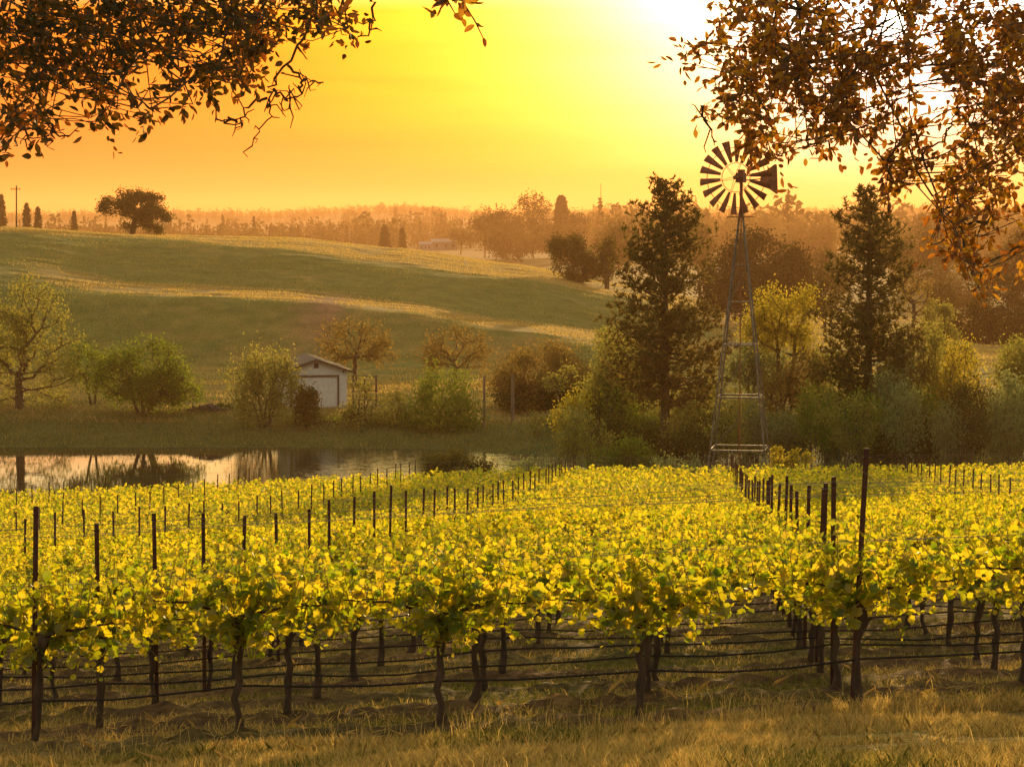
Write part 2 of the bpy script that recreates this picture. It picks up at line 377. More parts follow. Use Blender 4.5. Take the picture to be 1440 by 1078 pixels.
tree_leaf('lf_dark', (.030, .045, .012), (.06, .075, .022), (.05, .06, .01), (.14, .12, .02), .35)
tree_leaf('lf_olive', (.085, .105, .034), (.16, .18, .065), (.26, .28, .05), (.52, .44, .08), .5)
tree_leaf('lf_yellow', (.12, .13, .02), (.2, .19, .03), (.42, .38, .03), (.7, .52, .05), .55)
tree_leaf('lf_brown', (.09, .08, .03), (.16, .13, .05), (.24, .17, .04), (.44, .29, .06))
tree_leaf('lf_grey', (.10, .14, .065), (.19, .23, .12), (.18, .24, .07), (.38, .40, .14), .5)
tree_leaf('lf_pine', (.035, .05, .018), (.08, .09, .034), (.10, .09, .02), (.34, .24, .06), .4)
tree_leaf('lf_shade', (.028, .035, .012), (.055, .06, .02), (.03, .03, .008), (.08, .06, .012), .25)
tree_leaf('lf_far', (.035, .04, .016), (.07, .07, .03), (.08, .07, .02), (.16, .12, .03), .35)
tree_leaf('grass_dry', (.27, .21, .08), (.56, .44, .21), (.36, .28, .06), (.78, .54, .18), .55)
tree_leaf('grass_green', (.06, .09, .02), (.15, .15, .05), (.14, .17, .03), (.34, .28, .07), .5)
tree_leaf('grass_hill', (.10, .15, .045), (.20, .23, .08), (.18, .22, .06), (.50, .44, .14), .48)
tree_leaf('reed', (.09, .11, .035), (.19, .18, .07), (.16, .18, .04), (.46, .38, .10), .45)
# ground: colour attribute for the kinds of ground, noise and bump on top
def ground_mat():
    m, t, o = mat_new('ground')
    at = t.nodes.new('ShaderNodeVertexColor'); at.layer_name = 'zone'
    tcn = t.nodes.new('ShaderNodeTexCoord')
    def noise(sc, det, st=(1, 1, 1)):
        mpn = t.nodes.new('ShaderNodeMapping'); mpn.inputs['Scale'].default_value = st; t.links.new(tcn.outputs['Object'], mpn.inputs[0])
        n = t.nodes.new('ShaderNodeTexNoise'); n.inputs['Scale'].default_value = sc; n.inputs['Detail'].default_value = det
        t.links.new(mpn.outputs[0], n.inputs['Vector']); return n.outputs['Fac']
    n1 = noise(9, 8, (1, .8, 1)); n2 = noise(.35, 6)
    r1 = ramp(t, [(.3, (.45, .42, .40)), (.7, (1.5, 1.45, 1.35))], n1)
    r2 = ramp(t, [(.3, (.7, .8, .7)), (.7, (1.3, 1.18, 1.05))], n2)
    def mul(a, b):
        x = t.nodes.new('ShaderNodeMix'); x.data_type = 'RGBA'; x.blend_type = 'MULTIPLY'; x.inputs[0].default_value = 1
        t.links.new(a, x.inputs[6]); t.links.new(b, x.inputs[7]); return x.outputs[2]
    b = t.nodes.new('ShaderNodeBsdfPrincipled'); b.inputs['Roughness'].default_value = 1.0; b.inputs['Specular IOR Level'].default_value = .1
    t.links.new(mul(mul(at.outputs[0], r1), r2), b.inputs['Base Color'])
    bp = t.nodes.new('ShaderNodeBump'); bp.inputs['Strength'].default_value = .9; bp.inputs['Distance'].default_value = .08
    t.links.new(n1, bp.inputs['Height']); t.links.new(bp.outputs[0], b.inputs['Normal'])
    t.links.new(b.outputs[0], o.inputs[0]); return m
M['ground'] = ground_mat()
def water_mat():
    m, t, o = mat_new('pond_water')
    tcn = t.nodes.new('ShaderNodeTexCoord'); mpn = t.nodes.new('ShaderNodeMapping'); mpn.inputs['Scale'].default_value = (.5, 1.6, 1)
    t.links.new(tcn.outputs['Object'], mpn.inputs[0])
    n = t.nodes.new('ShaderNodeTexNoise'); n.inputs['Scale'].default_value = 1.3; n.inputs['Detail'].default_value = 3
    t.links.new(mpn.outputs[0], n.inputs['Vector'])
    bp = t.nodes.new('ShaderNodeBump'); bp.inputs['Distance'].default_value = .05
    sx = t.nodes.new('ShaderNodeSeparateXYZ'); t.links.new(tcn.outputs['Object'], sx.inputs[0])      # breeze ruffles the east end
    mr = t.nodes.new('ShaderNodeMapRange'); t.links.new(sx.outputs['X'], mr.inputs[0])
    for q, v in zip((1, 2, 3, 4), (-24, -10, .05, 1.0)): mr.inputs[q].default_value = v
    t.links.new(mr.outputs[0], bp.inputs['Strength'])
    t.links.new(n.outputs['Fac'], bp.inputs['Height'])
    b = t.nodes.new('ShaderNodeBsdfPrincipled'); b.inputs['Base Color'].default_value = (.03, .03, .018, 1)
    b.inputs['Roughness'].default_value = .015; b.inputs['IOR'].default_value = 3.6
    t.links.new(bp.outputs[0], b.inputs['Normal']); t.links.new(b.outputs[0], o.inputs[0]); return m
M['water'] = water_mat()
# ------------------------------------------------------------------ ground
def zone_colour(x, y):
    sm = lambda a, b, v: np.clip((v - a) / (b - a), 0, 1)
    n1 = fbm(x * .5, y * .5, 41, 3)[..., None]; n2 = fbm(x * .05, y * .03, 51, 3)[..., None]; n3 = fbm(x * 2.2, y * 1.6, 61, 2)[..., None]
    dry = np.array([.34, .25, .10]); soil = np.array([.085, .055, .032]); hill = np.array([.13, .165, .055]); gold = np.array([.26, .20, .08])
    bank = np.array([.09, .11, .04]); dirt = np.array([.23, .15, .10]); straw = np.array([.26, .18, .085]); far = np.array([.13, .12, .05])
    ax, ay = sin(radians(4.8)), cos(radians(4.8))
    rr = ((x - 2.7) * ax + (y - 17.8) * ay) / 2.13
    b = np.exp(-((rr - np.round(rr) + .08) / 0.26) ** 2)[..., None]
    row = straw * .6 + (soil - straw * .6) * np.clip(b * 1.1 + n3 * 1.3, 0, 1)
    grass = np.array([.13, .12, .04])
    row = row + (grass - row) * np.clip((1 - b) * .8 + n1, 0, 1) * .8
    fg = dry * .95 + (grass - dry * .95) * np.clip(.3 + n1 * 2, 0, 1)
    c = fg + (row - fg) * sm(-.75, -.35, rr)[..., None]
    mid = np.array([.12, .12, .04])
    c = c + (mid - c) * sm(94, 100, y)[..., None]
    c = c + (bank - c) * sm(118, 140, y)[..., None]
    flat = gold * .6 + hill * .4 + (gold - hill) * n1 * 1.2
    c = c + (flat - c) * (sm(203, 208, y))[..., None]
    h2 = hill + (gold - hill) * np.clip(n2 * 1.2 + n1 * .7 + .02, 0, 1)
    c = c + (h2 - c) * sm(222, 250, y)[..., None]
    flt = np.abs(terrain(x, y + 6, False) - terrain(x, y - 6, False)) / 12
    c = c + (gold - c) * (np.clip(1.2 - flt / .05, 0, .85) * sm(262, 285, y))[..., None]  # gold on flats: drier turf plus painted low-sun light
    # bare dirt track climbing behind the shed
    px = 720 + x / np.maximum(y, 50) * F
    tr = np.exp(-((px - (462 + (y - 300) * .5)) / 34) ** 2) * sm(262, 285, y) * sm(325, 308, y)
    tr2 = np.exp(-((px - 250) / 40) ** 2) * sm(300, 320, y) * sm(345, 330, y) * .0
    c = c + (dirt - c) * np.clip(tr * 1.3 + tr * n1[..., 0], 0, 1)[..., None]
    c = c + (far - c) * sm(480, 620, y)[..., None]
    return np.clip(c, 0.01, 1)
dd = np.concatenate([np.arange(-60, 8, 2.), np.arange(8, 32, .12), np.arange(32, 100, .6), np.arange(100, 200, 1.2), np.arange(200, 470, .9),
                     np.arange(470, 1000, 7.), np.arange(1000, 5000, 40.), np.arange(5000, 12001, 250.)])
ui = np.arange(-.25, .2501, .0018)
uo = .25 + np.cumsum(np.geomspace(.004, .16, 26))
uu = np.concatenate([-uo[::-1], ui, uo])
ww = np.where(dd > 12, dd, 12 + (12 - dd) * .8)
GX = uu[None] * ww[:, None]; GY = np.repeat(dd[:, None], len(uu), 1)
GZ = terrain(GX, GY)
nr_, nc_ = GX.shape
gm = MB()
idx = np.arange(nr_ * nc_).reshape(nr_, nc_)
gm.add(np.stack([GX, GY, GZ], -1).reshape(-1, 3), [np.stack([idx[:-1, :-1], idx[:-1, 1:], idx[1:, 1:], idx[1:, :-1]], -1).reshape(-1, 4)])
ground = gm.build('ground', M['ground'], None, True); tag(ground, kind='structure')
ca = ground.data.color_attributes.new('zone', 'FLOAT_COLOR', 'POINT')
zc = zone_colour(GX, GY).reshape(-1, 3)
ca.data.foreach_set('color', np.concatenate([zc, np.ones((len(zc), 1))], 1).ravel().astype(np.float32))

wm = MB()
wm.add([(-140, 135, POND_Z), (40, 135, POND_Z), (40, 212, POND_Z), (-140, 212, POND_Z)], [np.array([[0, 1, 2, 3]])])
pond = wm.build('water', M['water']); tag(pond, kind='structure')

# ------------------------------------------------------------------ grass
def in_pond(x, y): return (terrain(x, y, False) < POND_Z + .05) & (y > 120) & (y < 215)
def blades(name, label, x, y, h, w, mats, seed, lean=.35, kind='stuff', lay=0.0, mi=None):
    r = np.random.default_rng(seed); n = len(x); z = terrain(x, y)
    a = r.uniform(0, 2 * pi, n); dx, dy = np.cos(a), np.sin(a)
    hh = h * r.uniform(.45, 1.25, n); la = r.uniform(0, 2 * pi, n); le = hh * lean * r.uniform(.2, 1.6, n)
    hz = hh * np.where(r.random(n) < lay, .25, 1)
    le = np.where(hz < hh, hh, le)
    base = np.stack([x, y, z - .01], 1); wv = np.stack([dx, dy, dx * 0], 1) * (w * .5)
    tip = base + np.stack([np.cos(la) * le, np.sin(la) * le, hz], 1)
    mid = base + np.stack([np.cos(la) * le * .3, np.sin(la) * le * .3, hz * .6], 1)
    V = np.stack([base - wv, base + wv, mid + wv * .8, tip, mid - wv * .8], 1)
    mb = MB(); k = np.arange(n)[:, None] * 5
    f = np.concatenate([k + j for j in range(5)], 1)
    V = V.reshape(-1, 3)
    if mi is None: mb.add(V, [f])
    else:
        mb.add(V, [f[mi == 0]]); mb.f.append(f[mi == 1]); mb.m.append(1)
    o = mb.build(name, mats); tag(o, label, 'grass', None, kind); return o
rg = np.random.default_rng(5)
def scatter(n, y0, y1, margin=.245, p=1.0):
    """random ground points, roughly even in the frame"""
    t = rg.random(n)
    y = (y0**p + t * (y1**p - y0**p)) ** (1 / p)
    return rg.uniform(-margin, margin, n) * y, y
def rowco(x, y):
    ax, ay = sin(radians(4.8)), cos(radians(4.8))
    return ((x - 2.7) * ax + (y - 17.8) * ay) / 2.13
x, y = scatter(170000, 11.4, 17.6, .26)
q = fbm(x * .9, y * 1.3, 71, 3); keep = q > -.28 + .4 * np.clip(rowco(x, y) + .75, 0, 1); x, y, q = x[keep], y[keep], q[keep]
grn = (fbm(x * .6, y * .6, 72, 2) + rg.normal(0, .12, len(x)) > .20).astype(int)
blades('grass', 'dry golden grass in front of the first vine row', x, y, .055 + .10 * np.clip(q + .3, 0, 1), .006, [M['grass_dry'], M['grass_green']], 6, .5, lay=.15, mi=grn)
x, y = scatter(110000, 17.3, 34, .25)
rr = rowco(x, y); f_ = rr - np.round(rr); q = fbm(x * 1.1, y * 1.6, 73, 3)
keep = (np.abs(f_) > .20 + .25 * q) & (rr > -.6); x, y, f_ = x[keep], y[keep], f_[keep]
grn = (fbm(x * .7, y * .7, 74, 2) + rg.normal(0, .12, len(x)) > .02).astype(int)
blades('grass', 'low grass in the strips between the vine rows', x, y, .075, .008, [M['grass_dry'], M['grass_green']], 7, .6, lay=.2, mi=grn)
x, y = scatter(2600, 13, 18.2, .25); k = fbm(x * .8, y * .8, 78, 2) > -.05; x, y = x[k], y[k]
blades('grass_stalks', 'thin pale seed stalks standing above the foreground grass', x, y, .18, .006, [M['grass_dry']], 16, .35)
# mown straw lying on the disturbed earth below the rows
x, y = scatter(26000, 14.5, 30, .25); rr = rowco(x, y); f_ = rr - np.round(rr)
keep = (np.abs(f_) < .30) & (fbm(x * .8, y * 1.5, 75, 3) > .06) | ((rr < -.1) & (fbm(x * 1.2, y * 2, 76, 2) > .16)); x, y = x[keep], y[keep]
o = blades('straw', 'dry straw and clippings strewn along the vine rows', x, y, .13, .007, [M['grass_dry']], 8, 1.2, lay=.75)
# pasture on the hills
x, y = scatter(330000, 190, 470, .245, 1.6)
q = fbm(x * .12, y * .10, 77, 3)
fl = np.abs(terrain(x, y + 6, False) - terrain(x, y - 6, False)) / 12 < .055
keep = (q > -.25) & (q + rg.uniform(-.3, .3, len(x)) + .15 * fl > -.1); x, y, fl = x[keep], y[keep], fl[keep]
tpx = 720 + x / y * F; tq = np.exp(-((tpx - (462 + (y - 300) * .5)) / 30) ** 2) * ((y > 270) & (y < 322))
kk = rg.random(len(x)) > tq * .93; x, y, fl = x[kk], y[kk], fl[kk]
gd = (fl & (rg.random(len(x)) < .93) | (rg.random(len(x)) < .03)).astype(int)  # dry blades crowd the flats, partly colouring in the sunlit bands
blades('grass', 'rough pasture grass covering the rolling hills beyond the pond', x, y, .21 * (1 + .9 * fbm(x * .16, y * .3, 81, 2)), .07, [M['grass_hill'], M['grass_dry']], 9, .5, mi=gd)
x, y = scatter(46000, 203, 240, .245, 1.4); k = (x < (y * .06)) & (fbm(x * .2, y * .3, 79, 3) > -.12); x, y = x[k], y[k]  # extra dry blades paint sunlit patches onto the bank
blades('grass', 'dry grass coloured as sunlit on the flat far bank under the oaks', x, y, .26, .06, [M['grass_dry']], 12, .5)
x, y = scatter(40000, 94, 160, .245, 1.5); k = ~in_pond(x, y); x, y = x[k], y[k]
blades('grass', 'tall weedy grass on the near bank of the pond', x, y, .5, .04, [M['reed']], 10, .4)
x, y = scatter(34000, 184, 208, .245, 1); k = (terrain(x, y, False) > POND_Z + .02); x, y = x[k], y[k]
blades('reeds', 'dark reeds and sedge lining the far bank of the pond', x, y, .30, .05, [M['reed']], 11, .5)

# ------------------------------------------------------------------ vineyard
A4 = radians(4.8); av = np.array([sin(A4), cos(A4)]); rv = np.array([cos(A4), -sin(A4)])
ROWS = 37; RS = 2.13; PS = 6.63; VS = PS / 4
def rowpt(n, t): p = np.array([2.7, 17.8]) + av * (RS * n) + rv * t; return p
def visible_range(n, margin):
    d = 17.8 + RS * n
    return -d * .232 - margin - (2.7 + .178 * n), d * .232 + margin - (2.7 + .178 * n)
def vine_parts(seed, hi):
    r = np.random.default_rng(seed)
    # trunk
    tm = MB(); n = 9; zz = np.linspace(-.08, .90, n)
    px_ = np.cumsum(r.normal(0, .023, n)); py_ = np.cumsum(r.normal(0, .018, n)); px_ -= px_[0]; py_ -= py_[0]
    pts = np.stack([px_, py_, zz], 1)
    rad = .032 * (1 + .30 * r.normal(0, 1, n).clip(-1, 1)); rad[0] *= 1.5; rad[1] *= 1.2; rad[-1] *= 1.3
    polytube(tm, pts, rad, 8)
    for s in (-1, 1):       # a couple of knobs and stubs
        a = pts[-2 - (s > 0)]
        tubes(tm, [a], [a + np.array([s * .06, r.normal(0, .03), .05])], .02, .012, 6)
    # cordon arms
    cm = MB(); head = pts[-1]
    arms = []
    for s in (-1, 1):
        m = 7; t = np.linspace(0, 1, m)
        ax = head[0] + s * (.80 * t); az = head[2] + .12 * np.sin(t * 1.57) + r.normal(0, .008, m); ay = head[1] * (1 - t) + r.normal(0, .01, m)
        a = np.stack([ax, ay, az], 1); a[0] = head
        polytube(cm, a, np.linspace(.017, .006, m), 5); arms.append(a)
    # shoots rising from the cordon (and a few hanging at the head)
    sm_ = MB(); C = []; D = []; Nn = []; Sz = []
    shoots = []
    for s in range(30 if hi else 22):
        t = float(np.clip(r.normal(0, .46), -.84, .84)); ln = r.uniform(.24, .56) * (1.15 - .35 * abs(t))
        if r.random() < .08: ln *= 1.35
        shoots.append((np.array([head[0] + t, r.normal(0, .03), .98]), np.array([r.normal(0, .22), r.normal(0, .34), 1.0]), ln))
    for s in range(24 if hi else 11):
        shoots.append((np.array([head[0] + r.normal(0, .20), r.normal(0, .06), r.uniform(.82, .95)]), np.array([r.normal(0, .5), r.normal(0, .5), r.uniform(-.9, .1)]), r.uniform(.2, .38)))
    for b, dr, ln in shoots:
        dr = dr / np.linalg.norm(dr); m = 5; t = np.linspace(0, 1, m)[:, None]
        bend = np.array([r.normal(0, .10), r.normal(0, .12), -.04])
        pts2 = b + dr * ln * t + bend * t * t
        if hi: polytube(sm_, pts2, np.linspace(.0045, .0018, m), 4)
        k = int(ln / .042) + 3
        for j in range(k):
            tt = (j + r.random()) / k; p = b + dr * ln * tt + bend * tt * tt
            out = r.normal(0, 1, 3); out[2] = out[2] * .5; out /= np.linalg.norm(out)
            szz = r.uniform(.05, .115) * (1.1 - .5 * tt) * (1 if hi else 1.12)
            if tt > .9: szz *= .7
            C.append(p + out * szz * .75); D.append(out + np.array([0, 0, -.5 * r.random()])); Sz.append(szz)
            nn = np.array([r.normal(0, .8), r.normal(0, .75), r.normal(.3, .7)]); Nn.append(nn)
    for j in range(130 if hi else 60):
        t = r.uniform(-.84, .84); b = np.array([head[0] + t, r.normal(-.02, .08), r.uniform(.92, 1.10)]); szz = r.uniform(.055, .10)
        out = r.normal(0, 1, 3); out[2] -= .6; out /= np.linalg.norm(out)
        C.append(b + out * .04); D.append(out); Sz.append(szz); Nn.append(np.array([r.normal(0, .8), r.normal(0, .75), r.normal(.3, .7)]))
    lm = MB(); T = L_GRAPE if hi else L_GRAPE2
    inst(lm, T[0], T[1], np.array(C), np.array(D), np.array(Nn), np.array(Sz))
    return (tm.mesh('trunk', M['vine_wood'], True), cm.mesh('cordon', M['vine_wood'], True),
            sm_.mesh('shoots', M['vine_shoot']) if hi else None, lm.mesh('foliage', M['vine_leaf']))
VHI = [vine_parts(100 + i, True) for i in range(8)]
VLO = [vine_parts(200 + i, False) for i in range(8)]
ORD = ['front', 'second', 'third', 'fourth', 'fifth', 'sixth', 'seventh', 'eighth', 'ninth', 'tenth', 'eleventh', 'twelfth']
NTH = ['first', 'second', 'third', 'fourth', 'fifth', 'sixth', 'seventh', 'eighth', 'ninth', 'tenth', 'eleventh', 'twelfth', 'thirteenth', 'fourteenth']
cnt = 0; rvn = random.Random(3)
far_v = []
ROWANG = -A4
for n in range(ROWS):
    lo, hi_ = visible_range(n, .9)
    k0, k1 = math.ceil(lo / VS), math.floor(hi_ / VS)
    seen = 0
    for k in range(k0, k1 + 1):
        p = rowpt(n, k * VS + rvn.uniform(-.06, .06)); z = gz(p[0], p[1])
        if rvn.random() < .02 and n > 1: continue
        if cnt >= 300: far_v.append((p[0], p[1], z)); continue
        v = rvn.choice(VHI if n < 8 else VLO)
        t = empty('grapevine', (p[0], p[1], z), ROWANG + (pi if rvn.random() < .5 else 0) + rvn.uniform(-.06, .06))
        s = rvn.uniform(.93, 1.07); t.scale = (1.0, s, s)
        if abs(p[0] / p[1]) < .226: seen += 1
        if n < 12 and seen <= 14:
            lb = f'leafy grapevine, {NTH[max(seen, 1) - 1]} from the left in the {ORD[n]} row'
            if n == 0: lb = ['whole grapevine', 'leafy grapevine by the leftmost tall post of the front row', 'front row grapevine with a leaning trunk, second from the left',
                             'front row grapevine with a slim straight trunk, third from the left', 'front row grapevine with low hanging leaves, fourth from the left',
                             'front row grapevine at the foot of the tallest post at right', 'front row grapevine with a bare crooked arm at the right edge'][min(max(seen, 1), 6)]
            if n == 0 and abs(p[0] / p[1]) >= .226: lb = 'front row grapevine just past the edge of the view at ' + ('left' if p[0] < 0 else 'right')
        else: lb = 'small bright green grapevine far back among the middle rows'
        if n < 12 and abs(p[0] / p[1]) >= .226 and n > 0: lb = f'grapevine cut by the {"left" if p[0] < 0 else "right"} edge in the {ORD[n]} row'
        tag(t, lb, 'grapevine', 'grapevines planted in rows')
        for nm, me in zip(('trunk', 'cordon', 'shoots', 'foliage'), v):
            if me is None or (n > 10 and nm == 'cordon'): continue
            c = bpy.data.objects.new(nm, me); COL.objects.link(c); c.parent = t
        cnt += 1
# farthest rows beyond the 300 nearest vines
fm = MB(); rf = np.random.default_rng(77)
FV = np.array(far_v); nl = 130
C = np.repeat(FV, nl, 0) + 0
t_ = rf.uniform(-.83, .83, len(C)); hgt = .92 + .56 * rf.beta(1.6, 1.5, len(C)) + .08 * np.sin(t_ * 9 + C[:, 1]); yo = rf.normal(0, .16, len(C))
C[:, 0] += rv[0] * t_ + av[0] * yo; C[:, 1] += rv[1] * t_ + av[1] * yo; C[:, 2] += hgt
inst(fm, *L_QUAD, C, rdir(rf, len(C)), rdir(rf, len(C)), rf.uniform(.11, .20, len(C)))
tubes(fm, FV, FV + [0, 0, .95], .035, .03, 4, 1)
o = fm.build('far_vines', [M['vine_leaf'], M['vine_wood']]); tag(o, 'yellow green mass of the farthest vine rows along the pond', 'vines', None, 'stuff')

# posts: steel T posts with studs
def post_mesh(seed):
    r = np.random.default_rng(seed); mb = MB(); H = 1.95
    box(mb, (0, 0, H / 2 - .15), (.042, .007, H + .3)); box(mb, (0, .020, H / 2 - .15), (.008, .036, H + .296))
    for i in range(22): box(mb, (0, -.006, .2 + i * .08), (.012, .008, .018))
    for zc_ in (.98, 1.4, 1.88): box(mb, (0, -.004, zc_), (.052, .016, .012))
    return mb.mesh('post', M['post'])
PM = [post_mesh(i) for i in range(2)]
rp = random.Random(9)
post_tops = {}
for n in range(ROWS):
    lo, hi_ = visible_range(n, .3); k0, k1 = math.ceil(lo / PS), math.floor(hi_ / PS)
    for k in range(k0, k1 + 1):
        p = rowpt(n, k * PS + rp.uniform(-.05, .05)); z = gz(p[0], p[1])
        o = bpy.data.objects.new('vineyard_post', rp.choice(PM)); COL.objects.link(o)
        o.location = (p[0], p[1], z); o.rotation_euler = (rp.gauss(0, .02), rp.gauss(.012, .018), ROWANG + rp.uniform(-.2, .2))
        o.scale = (1, 1, rp.uniform(.96, 1.03) * (1.02 if n == 0 else 1))
        if k in (-1, 0) and n < 14:
            side = 'left' if k == -1 else 'right'
            if n == 0: lb = f'tallest rusty steel post of the front row, at {side}'
            else: lb = f'rusty steel post, {NTH[n]} from the front in the receding line at {side}'
        elif n < 12: lb = f'rusty steel post {"left" if k < -1 else "right"} of the receding post lines in the {ORD[n]} row'
        else: lb = 'small dark steel post standing among the distant vine rows'
        tag(o, lb, 'post', 'steel posts along the vine rows')
    # wires and the drip hose of this row
    t0, t1 = lo - 1.6, hi_ + 1.6
    st = .55 if n < 12 else 2.2
    ts = np.arange(t0, t1 + st, st); pts = np.array([rowpt(n, t) for t in ts]); zz = terrain(pts[:, 0], pts[:, 1], False)
    zs = zz
    sag = lambda L, a: -a * (1 - np.abs(2 * ((ts / L) % 1) - 1) ** 2)
    lab = ORD[n] + ' vine row' if n < 12 else 'far vine rows'
    hm_ = MB(); polytube(hm_, np.stack([pts[:, 0], pts[:, 1], zs + .46 + sag(VS, .035) + .022 * np.sin(ts * .9 + n * 1.7) + .014 * np.sin(ts * 2.3 + n)], 1), .0092 if n < 10 else .011, 5)
    o = hm_.build('drip_hose', M['drip']); tag(o, f'black drip hose strung low along the {lab}', 'hose', 'drip hoses along the vine rows')
    we = empty('trellis_wire', (pts[0][0], pts[0][1], zs[0]))
    tag(we, f'thin steel trellis wires strung along the {lab}', 'wire', 'trellis wires along the vine rows')
    org = np.array([pts[0][0], pts[0][1], zs[0]])
    for hh_ in ((.98, 1.4, 1.88) if n < 9 else (1.88,)):
        w_ = MB(); off = -.02
        polytube(w_, np.stack([pts[:, 0] + off * av[0], pts[:, 1] + off * av[1], zs + hh_ + sag(PS, .02)], 1) - org, .0020 if n < 8 else .0018, 3)
        w_.build('wire', M['wire'], we)
# two bright guy wires from the tall front post
gp = rowpt(0, 0); gzz = gz(gp[0], gp[1])
for i, (qx, qy) in enumerate([(1268, 709), (1277, 715)]):
    w_ = MB(); a = np.array([gp[0] + .02, gp[1], gzz + 1.86]); b = P(qx, qy, 17.9 + .4 * i)
    tt = np.linspace(0, 1, 12)[:, None]; polytube(w_, a + (b - a) * tt + np.array([0, 0, .03]) * (tt * (1 - tt)) * 4 * (i + .3), .0022, 4)
    o = w_.build('loose_wire', M['wire']); tag(o, ['upper', 'lower'][i] + ' of two loose bright wires hanging from the tallest post', 'wire')
# ------------------------------------------------------------------ windmill
def windmill(px, d):
    u, _ = ray(px, 600); bx = u * d; bz = gz(bx, d)
    root = empty('windmill', (bx, d, bz)); tag(root, 'galvanised farm windpump with a brown bladed wheel on a tall lattice tower', 'windmill')
    wz = lambda py: zat(py, d) - bz
    ztop, zhub = wz(292), wz(250)
    px2m = d / F
    half = lambda z: (2.31 / 2) * (ztop + .35 - z) / (ztop + .35 - wz(630)) if True else 0
    R_ = Rz(radians(-10.7))
    cr = lambda sx, sy, z: R_ @ np.array([sx * half(z), sy * half(z), 0]) + np.array([0, 0, z])
    for sx in (-1, 1):
        for sy in (-1, 1):
            mb = MB(); a, b = cr(sx, sy, -.2), cr(sx, sy, ztop)
            n = 14; t = np.linspace(0, 1, n)[:, None]; pts = a + (b - a) * t
            polytube(mb, pts, .038, 4); mb.build('leg', M['galv'], root)
    levels = [630, 557, 484, 424, 372, 330]
    zz = [wz(v) for v in levels]
    for z in zz:
        mb = MB(); c4 = [cr(-1, -1, z), cr(1, -1, z), cr(1, 1, z), cr(-1, 1, z)]
        big = z < wz(470)
        for i in range(4):
            a, b = c4[i], c4[(i + 1) % 4]; m = (a + b) / 2; L = np.linalg.norm(b - a) * 1.03
            an = math.atan2((b - a)[1], (b - a)[0]); box(mb, m, (L, .05 if big else .03, .07 if big else .035), Rz(an))
        mb.build('girt', M['galv'], root)
    br = MB(); zs_ = [-.1] + zz
    for z0, z1 in zip(zs_[:-1], zs_[1:]):
        for (a, b) in (((-1, -1), (1, -1)), ((1, -1), (1, 1)), ((1, 1), (-1, 1)), ((-1, 1), (-1, -1))):
            tubes(br, [cr(*a, z0), cr(*b, z0)], [cr(*b, z1), cr(*a, z1)], .008, .008, 3)
    br.build('cross_brace', M['galv'], root)
    pr = MB(); polytube(pr, [(0, 0, 0), (0, 0, zhub - .3)], .028, 5); pr.build('pump_rod', M['flare_brown'], root)
    pl = MB(); zp = wz(305)
    for s in (-1, 1):
        box(pl, R_ @ np.array([0, s * .30, 0]) + [0, 0, zp], (1.15, .12, .04), R_)
        box(pl, R_ @ np.array([s * .34, 0, 0]) + [0, 0, zp + .003], (.12, .46, .034), R_)
        box(pl, R_ @ np.array([s * .46, 0, 0]) + [0, 0, zp + .006], (.09, .9, .03), R_)
    pl.build('platform', M['flare_brown'], root)
    ld = MB()
    for i in range(26):
        z = .5 + i * .36
        if z > zp: break
        c = (cr(-1, -1, z) * .86 + cr(-1, 1, z) * .14); d_ = (cr(-1, 1, z) - cr(-1, -1, z)); d_ /= np.linalg.norm(d_)
        tubes(ld, [c - d_ * .16], [c + d_ * .16], .012, .012, 4)
    ld.build('ladder', M['galv'], root)
    # head: the wheel faces left of the camera, the tail points back to the right
    yaw = radians(-21)
    ax = np.array([sin(yaw), -cos(yaw), 0.]); sd = np.array([cos(yaw), sin(yaw), 0.]); up_ = np.array([0, 0, 1.])
    H = np.array([0, 0, zhub]) ; hub = H + ax * .55 + sd * -.10
    hd = MB()
    box(hd, H + ax * .05, (.34, .5, .42), Rz(yaw)); box(hd, H + [0, 0, .27], (.24, .34, .16), Rz(yaw))
    polytube(hd, [H + ax * .1, hub + ax * .12], .06, 8); polytube(hd, [H - [0, 0, .2], [0, 0, ztop - .25]], .07, 8)
    hd.build('gearbox', M['flare_brown'], root)
    Rw = 1.58; nb = 18
    wh = MB()
    for q in (.62, 1.28):
        t = np.linspace(0, 2 * pi, 55); polytube(wh, hub + (sd * np.cos(t)[:, None] + up_ * np.sin(t)[:, None]) * q - ax * .05, .016, 4, cap=False)
    for i in range(6):
        t = i * pi / 3 + .2; e = sd * cos(t) + up_ * sin(t); s2 = sd * -sin(t) + up_ * cos(t)
        tubes(wh, [hub + s2 * .05, hub - s2 * .05], [hub + e * 1.28 - ax * .05] * 2, .010, .010, 4)
    polytube(wh, [hub - ax * .12, hub + ax * .14], .09, 10)
    wo = wh.build('wheel', M['flare_brown'], root)
    for i in range(nb):
        t = (i + .35) * 2 * pi / nb; e = sd * cos(t) + up_ * sin(t); s2 = sd * -sin(t) + up_ * cos(t)
        mb = MB(); pts = []
        rr_ = np.linspace(.66, Rw, 5)
        for r_ in rr_:
            wdt = .06 + .118 * (r_ - .66) / (Rw - .66)
            for j, q in enumerate(np.linspace(-1, 1, 5)):
                tw = radians(24); bow = .05 * (1 - q * q)
                pts.append(hub + e * r_ + s2 * q * wdt * cos(tw) + ax * (q * wdt * sin(tw) + bow))
        pts = np.array(pts); pts2 = pts - ax * .006
        fi = np.arange(25).reshape(5, 5); fq = np.stack([fi[:-1, :-1], fi[:-1, 1:], fi[1:, 1:], fi[1:, :-1]], -1).reshape(-1, 4)
        mb.add(np.concatenate([pts, pts2]), [fq, fq[:, ::-1] + 25])
        mb.build('blade', M['flare_brown'], wo)
